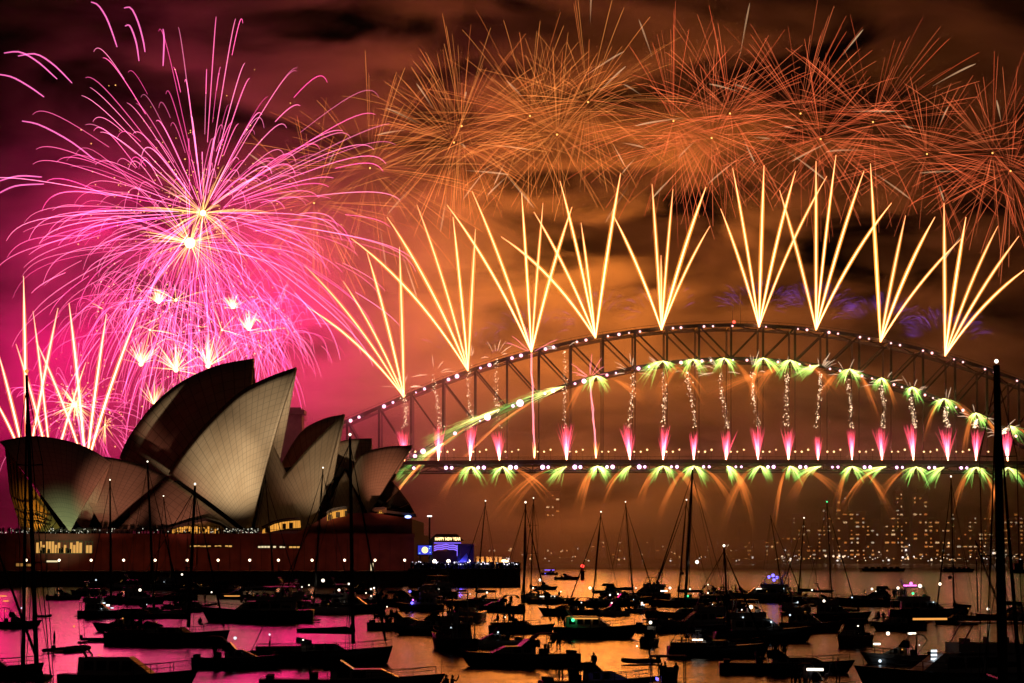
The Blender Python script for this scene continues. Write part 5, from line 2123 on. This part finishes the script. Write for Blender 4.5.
B_('b8', 'S', 957, 624, 44, 'sailboat with a thin tilted mast right of the pink lit yacht', 180, (951, 478), lights=[('w', 940, 584, .2)])
B_('b9', 'S', 1004, 621, 52, 'sailboat at the edge right of the thick mast, with people aft', 180, (975, 540), light=None, lights=[('w', 988, 609, .2)])
B_('c1', 'C', 640, 613, 26, 'little cabin boat with a cool white light, alone in the gap', 0, lights=[('C', 643, 605, .6), ('w', 642, 603, .16)], canopy=True)
B_('c2', 'C', 566, 580, 24, 'small dark speedboat far out beside the red beacon', 0, hull=2, canopy=False)
B_('c3', 'C', 550, 575, 16, 'far ferry launch with blue neon strips', 180, hull=2, lights=[('B', 549.5, 570, 4.2), ('B', 550, 573.6, 4.6)])
B_('c4', 'C', 572, 616, 58, 'dark cabin boat with a tiny pinkish glow in its cockpit', 180, lights=[('a', 588, 610, .12), ('w', 574, 611, .12)])
B_('c5', 'M', 592, 638, 78, 'sleek motor yacht with a green side light', 0, hull=2, decks=1, lights=[('g', 573, 620, .2), ('A', 585, 618.5, 3.0)])
B_('c6', 'K', 651, 646, 24, 'small open fishing boat with a roof frame and white top light, seen from astern', 85, hull=1, lights=[('w', 650.5, 622.5, .17)])
# -- nearer, middle
B_('d1', 'M', 451, 650, 58, 'tall motor yacht seen from astern with people on its top deck', 100, hull=2, tall=1.15)
B_('d2', 'C', 525, 666, 112, 'big dark cruiser with a rounded bow to the left below the awning sailboat', 180, hull=0, lights=[('a', 552, 652, .08)])
B_('d3', 'C', 594, 694, 112, 'low dark motorboat by the bottom edge with people seated along it', 0, hull=2, canopy=False)
B_('d4', 'K', 668, 697, 46, 'open boat with a roof frame and a blue deck strip at the bottom edge', 85, hull=2, lights=[('B', 657, 679, 1.9)])
B_('d5', 'S', 716, 657, 100, 'sailboat with a bright white strip light along its cockpit', 0, (724, 548), hull=0, mx=0.14, lights=[('W', 699, 639.8, 1.3)])
B_('d6', 'M', 760, 642, 92, 'dark motor yacht lying across the middle behind the strip lit sailboat', 0, hull=0, lights=[('w', 751, 607, .22), ('c', 771, 622, .12), ('c', 790, 615, .1)])
B_('d7', 'C', 782, 673, 126, 'long low launch with a pointed bow, in front of the strip lit sailboat', 0, hull=2, low=True, canopy=False)
B_('d8', 'C', 820, 702, 62, 'motorboat at the bottom edge with a pale strip lamp over its crew', 0, hull=0, canopy=True, lights=[('W', 815, 669.5, 1.1)])
B_('d9', 'D', 880, 627, 18, 'inflatable dinghy carrying a huddled group in open water', 0)
B_('e1', 'C', 902, 664, 66, 'cruiser with cool white cockpit lights beside the largest yacht', 180, hull=1, lights=[('W', 877, 644, .6), ('w', 888, 633.5, .16), ('W', 912, 633.5, .7), ('c', 880, 661, .14)])
B_('e2', 'M', 962, 694, 190, 'largest dark motor yacht with several decks below the thick mast', 180, hull=2, tall=1.05, lights=[('C', 934, 651, .42), ('C', 934, 655, .42), ('C', 934, 659, .42), ('W', 977, 672.5, .45), ('A', 930, 619, 2.5)])
B_('e3', 'S', 1003, 724, 62, 'yacht carrying the thick dark mast at the right of the picture', 268, (996.5, 365), hull=2, mr=0.27, mx=0.02, cover=False, dodger=False, still=True)
B_('e4', 'C', 449, 712, 60, 'motorboat under the bottom edge carrying two standing people', 0, hull=2, canopy=False, low=True)
# -- left water
B_('f1', 'S', 318, 664, 138, 'long dark sailboat with a covered boom in front of the podium', 0, (350, 437), hull=2, mx=0.26, mr=0.16)
B_('f2', 'C', 344, 696, 168, 'broad dark launch with a flat foredeck at the bottom edge', 0, hull=2, canopy=False)
B_('f3', 'C', 400, 630, 66, 'motorboat crowded with people in front of the boat with blue lamps', 0, hull=1, canopy=False)
B_('f4', 'M', 422, 611, 44, 'motor yacht with small blue lamps below the pier', 180, hull=0, lights=[('b', 410, 591.5, .2), ('b', 412, 603, .24), ('p', 413, 600, .14)])
B_('f5', 'S', 318, 614, 72, 'sailboat below the curved amber foyer, mast across the second lit shell', 180, (323, 469), lights=[('w', 309, 585, .1), ('w', 323, 580.5, .26), ('w', 339, 590, .2)])
B_('f6', 'M', 352, 613, 60, 'motor yacht beside the mast of the second lit shell with scattered lamps', 0, hull=2, lights=[('w', 349, 584, .18), ('w', 366, 593, .1), ('w', 371, 589, .14), ('w', 374, 588, .14)])
B_('f7', 'M', 262, 622, 102, 'long motor yacht under the great lit shell', 180, hull=0, lights=[('A', 232, 596, 2.2)])
B_('f8', 'S', 272, 604, 56, 'sailboat whose mast stands before the foot of the great lit shell', 0, (265, 475), light=None)
B_('f9', 'S', 165, 645, 128, 'sailboat with a thick mast and covered boom, nearest under the side shell', 0, (195, 486), hull=2, mx=0.20, mr=0.19)
B_('g1', 'S', 114, 604, 54, 'sailboat with the mast across the middle of the brown shell', 180, (110, 481), mr=0.2, lights=[('c', 96, 580, .14)])
B_('g2', 'S', 150, 618, 66, 'sailboat with the tallest mast before the brown shell', 0, (147.5, 463), mr=0.19, lights=[('w', 140, 590, .2), ('W', 108, 605, .5)])
B_('g3', 'S', 176, 600, 44, 'sailboat with a thin mast between two thick ones', 180, (163.5, 497))
B_('g4', 'C', 128, 632, 62, 'dark motorboat overlapping the sailboat with the thick mast', 180, hull=2, lights=[('C', 131, 630, .45)])
B_('g5', 'C', 198, 594, 46, 'motorboat close to the sea wall with one lamp', 0, lights=[('w', 182, 574.5, .22)])
B_('g6', 'C', 240, 599, 40, 'small motorboat close to the sea wall under the long foyer', 180)
B_('g7', 'D', 104, 642, 44, 'inflatable dinghy floating alone on the pink water', 0)
B_('g8', 'M', 122, 692, 126, 'dark motor yacht at the bottom edge on the pink water', 0, hull=2, decks=1)
B_('g9', 'C', 14, 628, 44, 'cabin boat at the picture edge with an amber glow inside', 0, hull=2, lights=[('A', 3, 596, .9), ('A', 6, 601, .7), ('C', 22, 608, .5)])
B_('h1', 'S', -12, 678, 98, 'black hull with an upswept bow at the lower edge of the orange patch', 0, (-30, 470), hull=2, light=None)
B_('h2', 'S', 38, 724, 44, 'yacht below the edge whose thin mast crosses the glass wall, gold light on top', 268, (26.5, 375), hull=2, mr=0.13, mx=0.02, light='a', still=True)
B_('h3', 'D', 44, 618, 14, 'tiny tender beside the boat with the amber glow', 0)
B_('h4', 'C', 290, 600, 40, 'small motorboat by the sea wall between two masts', 0, lights=[('w', 302, 587, .12)])
B_('h5', 'C', 378, 604, 40, 'motorboat by the sea wall below the lit doorway', 180, lights=[('w', 371, 596, .12)])
B_('h6', 'M', 100, 618, 44, 'small flybridge boat before the podium with cool glints', 0, hull=0, lights=[('C', 108, 606, .5), ('C', 112, 608, .5), ('C', 104, 603, .4)])
B_('h7', 'C', 448, 604, 30, 'small dark boat just under the pier wall', 0)
B_('h8', 'D', 456, 606, 16, 'dinghy tied behind the sailboat at the pier end', 180, lights=[('w', 456, 603, .16)])
B_('h9', 'C', 545, 590, 20, 'distant small motorboat beyond the pier end', 0)

# the crowd of small boats between the bigger ones
CL = [('small dark boat in the crowd moored under the podium of the opera house', 'small boats crowded under the podium', 'CCMCDCCMCCDCMC',
       [(62, 600), (88, 596), (140, 604), (186, 612), (208, 606), (226, 594), (250, 590), (300, 612), (334, 600), (358, 594), (386, 618), (122, 588), (160, 590), (284, 618)]),
      ('small dark boat among those packed before the pier and the smoke', 'small boats packed in the middle water', 'CMCCDCCMCC',
       [(404, 606), (432, 600), (466, 622), (500, 612), (560, 600), (612, 596), (612, 616), (648, 600), (664, 632), (620, 606)]),
      ('small dark boat among those gathered around the yachts with coloured lights', 'small boats around the lit yachts', 'CCMCDCMCC',
       [(728, 612), (742, 597), (700, 632), (790, 614), (848, 612), (742, 626), (836, 622), (880, 600), (900, 630)]),
      ('small dark boat at the edges of the nearer water', 'small boats in the nearer water', 'CDCCDC',
       [(232, 668), (70, 652), (430, 634), (496, 648), (640, 664), (852, 646)])]
rg = random.Random(64)
for ci, (l, g, ks, pl) in enumerate(CL):
    for j, (px, py) in enumerate(pl):
        k = ks[j % len(ks)]
        w = {'C': rg.uniform(5.5, 8.5), 'M': rg.uniform(8, 11), 'D': rg.uniform(3, 4)}[k]
        D_ = on_water(px, py).y
        lt = []
        if rg.random() < 0.55:
            lt.append((rg.choice('wwwac'), px + rg.uniform(-8, 8), py - ppm(D_) * rg.uniform(1.6, 2.6), rg.uniform(.07, .14)))
        r = B_('z%d_%d' % (ci, j), k, px, py, w * ppm(D_), l, rg.choice((0, 180, 20, 200, 60, 250)), lights=lt)
        r['group'] = g
        people('z%d_%d' % (ci, j), [(rg.uniform(-.4, -.15), rg.uniform(-.3, .3), rg.choice((0, 1, 3, 4)), .15) for _ in range(rg.choice((0, 1, 2, 3)) if k != 'D' else 1)],
               'person aboard one of the ' + g, 'people on the ' + g)

# far work barges on the open water
for i, (px, py, w, l) in enumerate(((957, 572, 32, 'flat work barge far out between the thin mast and the thick one'), (1018, 573, 18, 'flat work barge far out past the thick mast'), (882, 571.5, 44, 'long firing barge far out left of the thin mast'))):
    p = on_water(px, py)
    L = w / ppm(p.y)
    r = empty('work_barge', p, 0, l, 'barge', 'work barges on the harbour')
    MB().add([(-L / 2 + 1, -4, -0.3), (L / 2 - 1, -4, -0.3), (L / 2 - 1, 4, -0.3), (-L / 2 + 1, 4, -0.3), (-L / 2, -4.4, 1.6), (L / 2, -4.4, 1.6), (L / 2, 4.4, 1.6), (-L / 2, 4.4, 1.6)],
             [(0, 3, 2, 1), (4, 5, 6, 7), (0, 1, 5, 4), (1, 2, 6, 5), (2, 3, 7, 6), (3, 0, 4, 7)]).build('hull', HULLS[2], r)
    m = MB()
    if i == 1:
        m.box((0, 0, 3.0), (4, 4, 2.8)).box((1, 0, 5.2), (2.2, 3, 1.6))
    else:
        for k in range(6):
            m.box((-L * 0.36 + k * L * 0.14, 0, 1.95), (L * 0.09, 3, 0.7))
    m.build('deck_gear', RUBBER, r)

# the red beacon
p = on_water(582.5, 580)
r = empty('channel_beacon', p, 0, 'pile beacon with a glowing red lantern on the open water', 'beacon')
h = at(582.5, 566, p.y).z
MB().tube([(0, 0, -1), (0, 0, h * 0.62)], [0.75, 0.7], 10).build('pile', mat('beacon_red_paint', (0.16, 0.02, 0.02), 0.6), r)
MB().box((0, 0, h * 0.62), (2.3, 2.3, 0.2)).box((0, 0, h * 0.62 + 0.5), (0.9, 0.9, 0.9)).bar((-1.1, -1.1, h * .62), (-1.1, -1.1, h * .62 + 1), .08).bar((1.1, -1.1, h * .62), (1.1, -1.1, h * .62 + 1), .08).bar((-1.1, -1.1, h * .62 + 1), (1.1, -1.1, h * .62 + 1), .08).build('platform', DARKM, r)
MB().tube([(0, 0, h * 0.62 + 0.9), (0, 0, h - 0.5)], 0.16, 6).build('post', DARKM, r)
MB().blob((0, 0, h), 0.62, 10, 6).build('lantern', LRED, r)
lamp('lantern_light', 'POINT', (0, -1.2, h), (1.0, 0.03, 0.02), 300, r, 0.5)
for px, py, l in ((682.5, 574.5, 'small black mooring buoy on the open water left of the tall mast'), (950, 578.5, 'small black mooring buoy left of the thick mast')):
    p = on_water(px, py)
    r = empty('mooring_buoy', p, 0, l, 'buoy', 'mooring buoys')
    MB().blob((0, 0, 0.35), 0.75, 10, 6).build('float', RUBBER, r)
    MB().bar((0, 0, 0.9), (0, 0, 1.7), 0.12).build('post', RUBBER, r)

people('a3', [(-0.18, .2, 0, .1), (-0.10, -.2, 1, .1), (-0.26, .1, 4, .1), (-0.36, -.1, 3, .3)], 'person in dark clothes aft on the sailboat with the awning before the pier end', 'people aboard the awning sailboat')
people('b6', [(-0.30, .2, 0, .1), (-0.36, -.1, 1, .1), (-0.42, .1, 4, .1), (-.2, 0, 3, .4), (.1, .1, 3, .6)], 'person standing out dark at the stern of the long low motorboat', 'people aboard the long low motorboat')
people('d1', [(0.0, -.25, 0, 2.3), (-0.05, 0.1, 2, 2.3), (-0.12, .3, 0, 2.3), (-0.4, .2, 4, .2), (-.42, -.2, 0, .2)], 'person on the decks of the tall motor yacht seen from astern', 'people aboard the yacht seen from astern')
people('d3', [(-0.24, .1, 3, .6), (-0.18, -.2, 0, .05), (-0.30, .2, 4, .05), (-0.14, .1, 1, .05), (0.0, 0, 3, .75), (-.38, 0, 3, .5)], 'person aboard the low motorboat with seated people at the bottom edge', 'people aboard the low motorboat at the bottom')
people('d4', [(-0.3, .25, 0, .1), (-0.2, -.2, 4, .1), (-.1, .1, 1, .1)], 'person under the roof frame of the boat with the blue deck strip', 'people aboard the boat with the blue strip')
people('d5', [(-0.30, .1, 3, .45), (-0.24, -.1, 3, .45), (-0.18, .1, 0, .2)], 'person in the cockpit over the bright white strip light', 'people aboard the strip lit sailboat')
people('d7', [(-0.05, 0, 3, .5), (0.02, .1, 0, .1)], ['person sitting low in the long launch with the pointed bow', 'person standing up in the long launch with the pointed bow'], 'people aboard the long launch')
people('d8', [(-0.44, .1, 0, .1), (-0.36, -.2, 4, .1), (-.24, .2, 1, .1), (-.14, 0, 0, .1), (0.2, .1, 3, .7), (0.3, 0, 0, .5)], 'person aboard the motorboat under the pale strip lamp at the bottom edge', 'people under the pale strip lamp')
people('d9', [(-0.25, .2, 3, .35), (0.0, -.2, 3, .4), (0.2, .1, 3, .4), (-.1, .3, 0, .1)], 'person huddled in the inflatable dinghy in open water', 'people in the dinghy')
people('e4', [(-0.06, -.1, 0, .05), (0.06, .1, 1, .05)], ['person standing dark at the bottom edge, arms down, one of a pair', 'person at the bottom edge holding up a phone beside the other'], 'pair at the bottom edge')
people('f3', [(-0.35, .2, 3, .4), (-0.25, -.1, 0, .1), (-0.15, .2, 4, .1), (-.05, -.1, 0, .1), (0.1, .1, 3, .7), (0.2, 0, 3, .8)], 'person on the crowded motorboat in front of the blue lamps', 'people aboard the crowded motorboat')
people('b9', [(-0.28, .1, 0, .2), (-.34, -.1, 4, .2)], 'person standing aft on the sailboat right of the thick mast', 'people aboard the sailboat right of the thick mast')
people('b7', [(-0.40, .2, 0, 1.4), (-0.34, -.2, 1, 1.4), (-.28, 0, 4, 1.4)], 'person on the upper deck of the pink lit motor yacht', 'people aboard the pink lit yacht')
people('d2', [(-0.25, .2, 3, .5), (-0.33, -.2, 0, .1), (-0.42, .1, 3, .5)], 'person in the open stern of the cruiser with the rounded bow', 'people aboard the big dark cruiser')
people('f9', [(-0.3, .1, 3, .45), (-0.2, -.1, 0, .2), (0.3, 0, 3, .6)], 'person aboard the sailboat with the thick mast under the side shell', 'people aboard the thick masted sailboat')
people('f7', [(-0.36, .1, 0, .2), (0.2, .1, 3, .7), (-.2, -.2, 4, 1.5)], 'person aboard the long motor yacht under the great lit shell', 'people aboard the long yacht')
people('c5', [(-0.4, .2, 0, .1), (-0.36, -.2, 4, .1), (-.44, 0, 0, .1)], 'person in the stern of the yacht with the green side light', 'people aboard the green lit yacht')
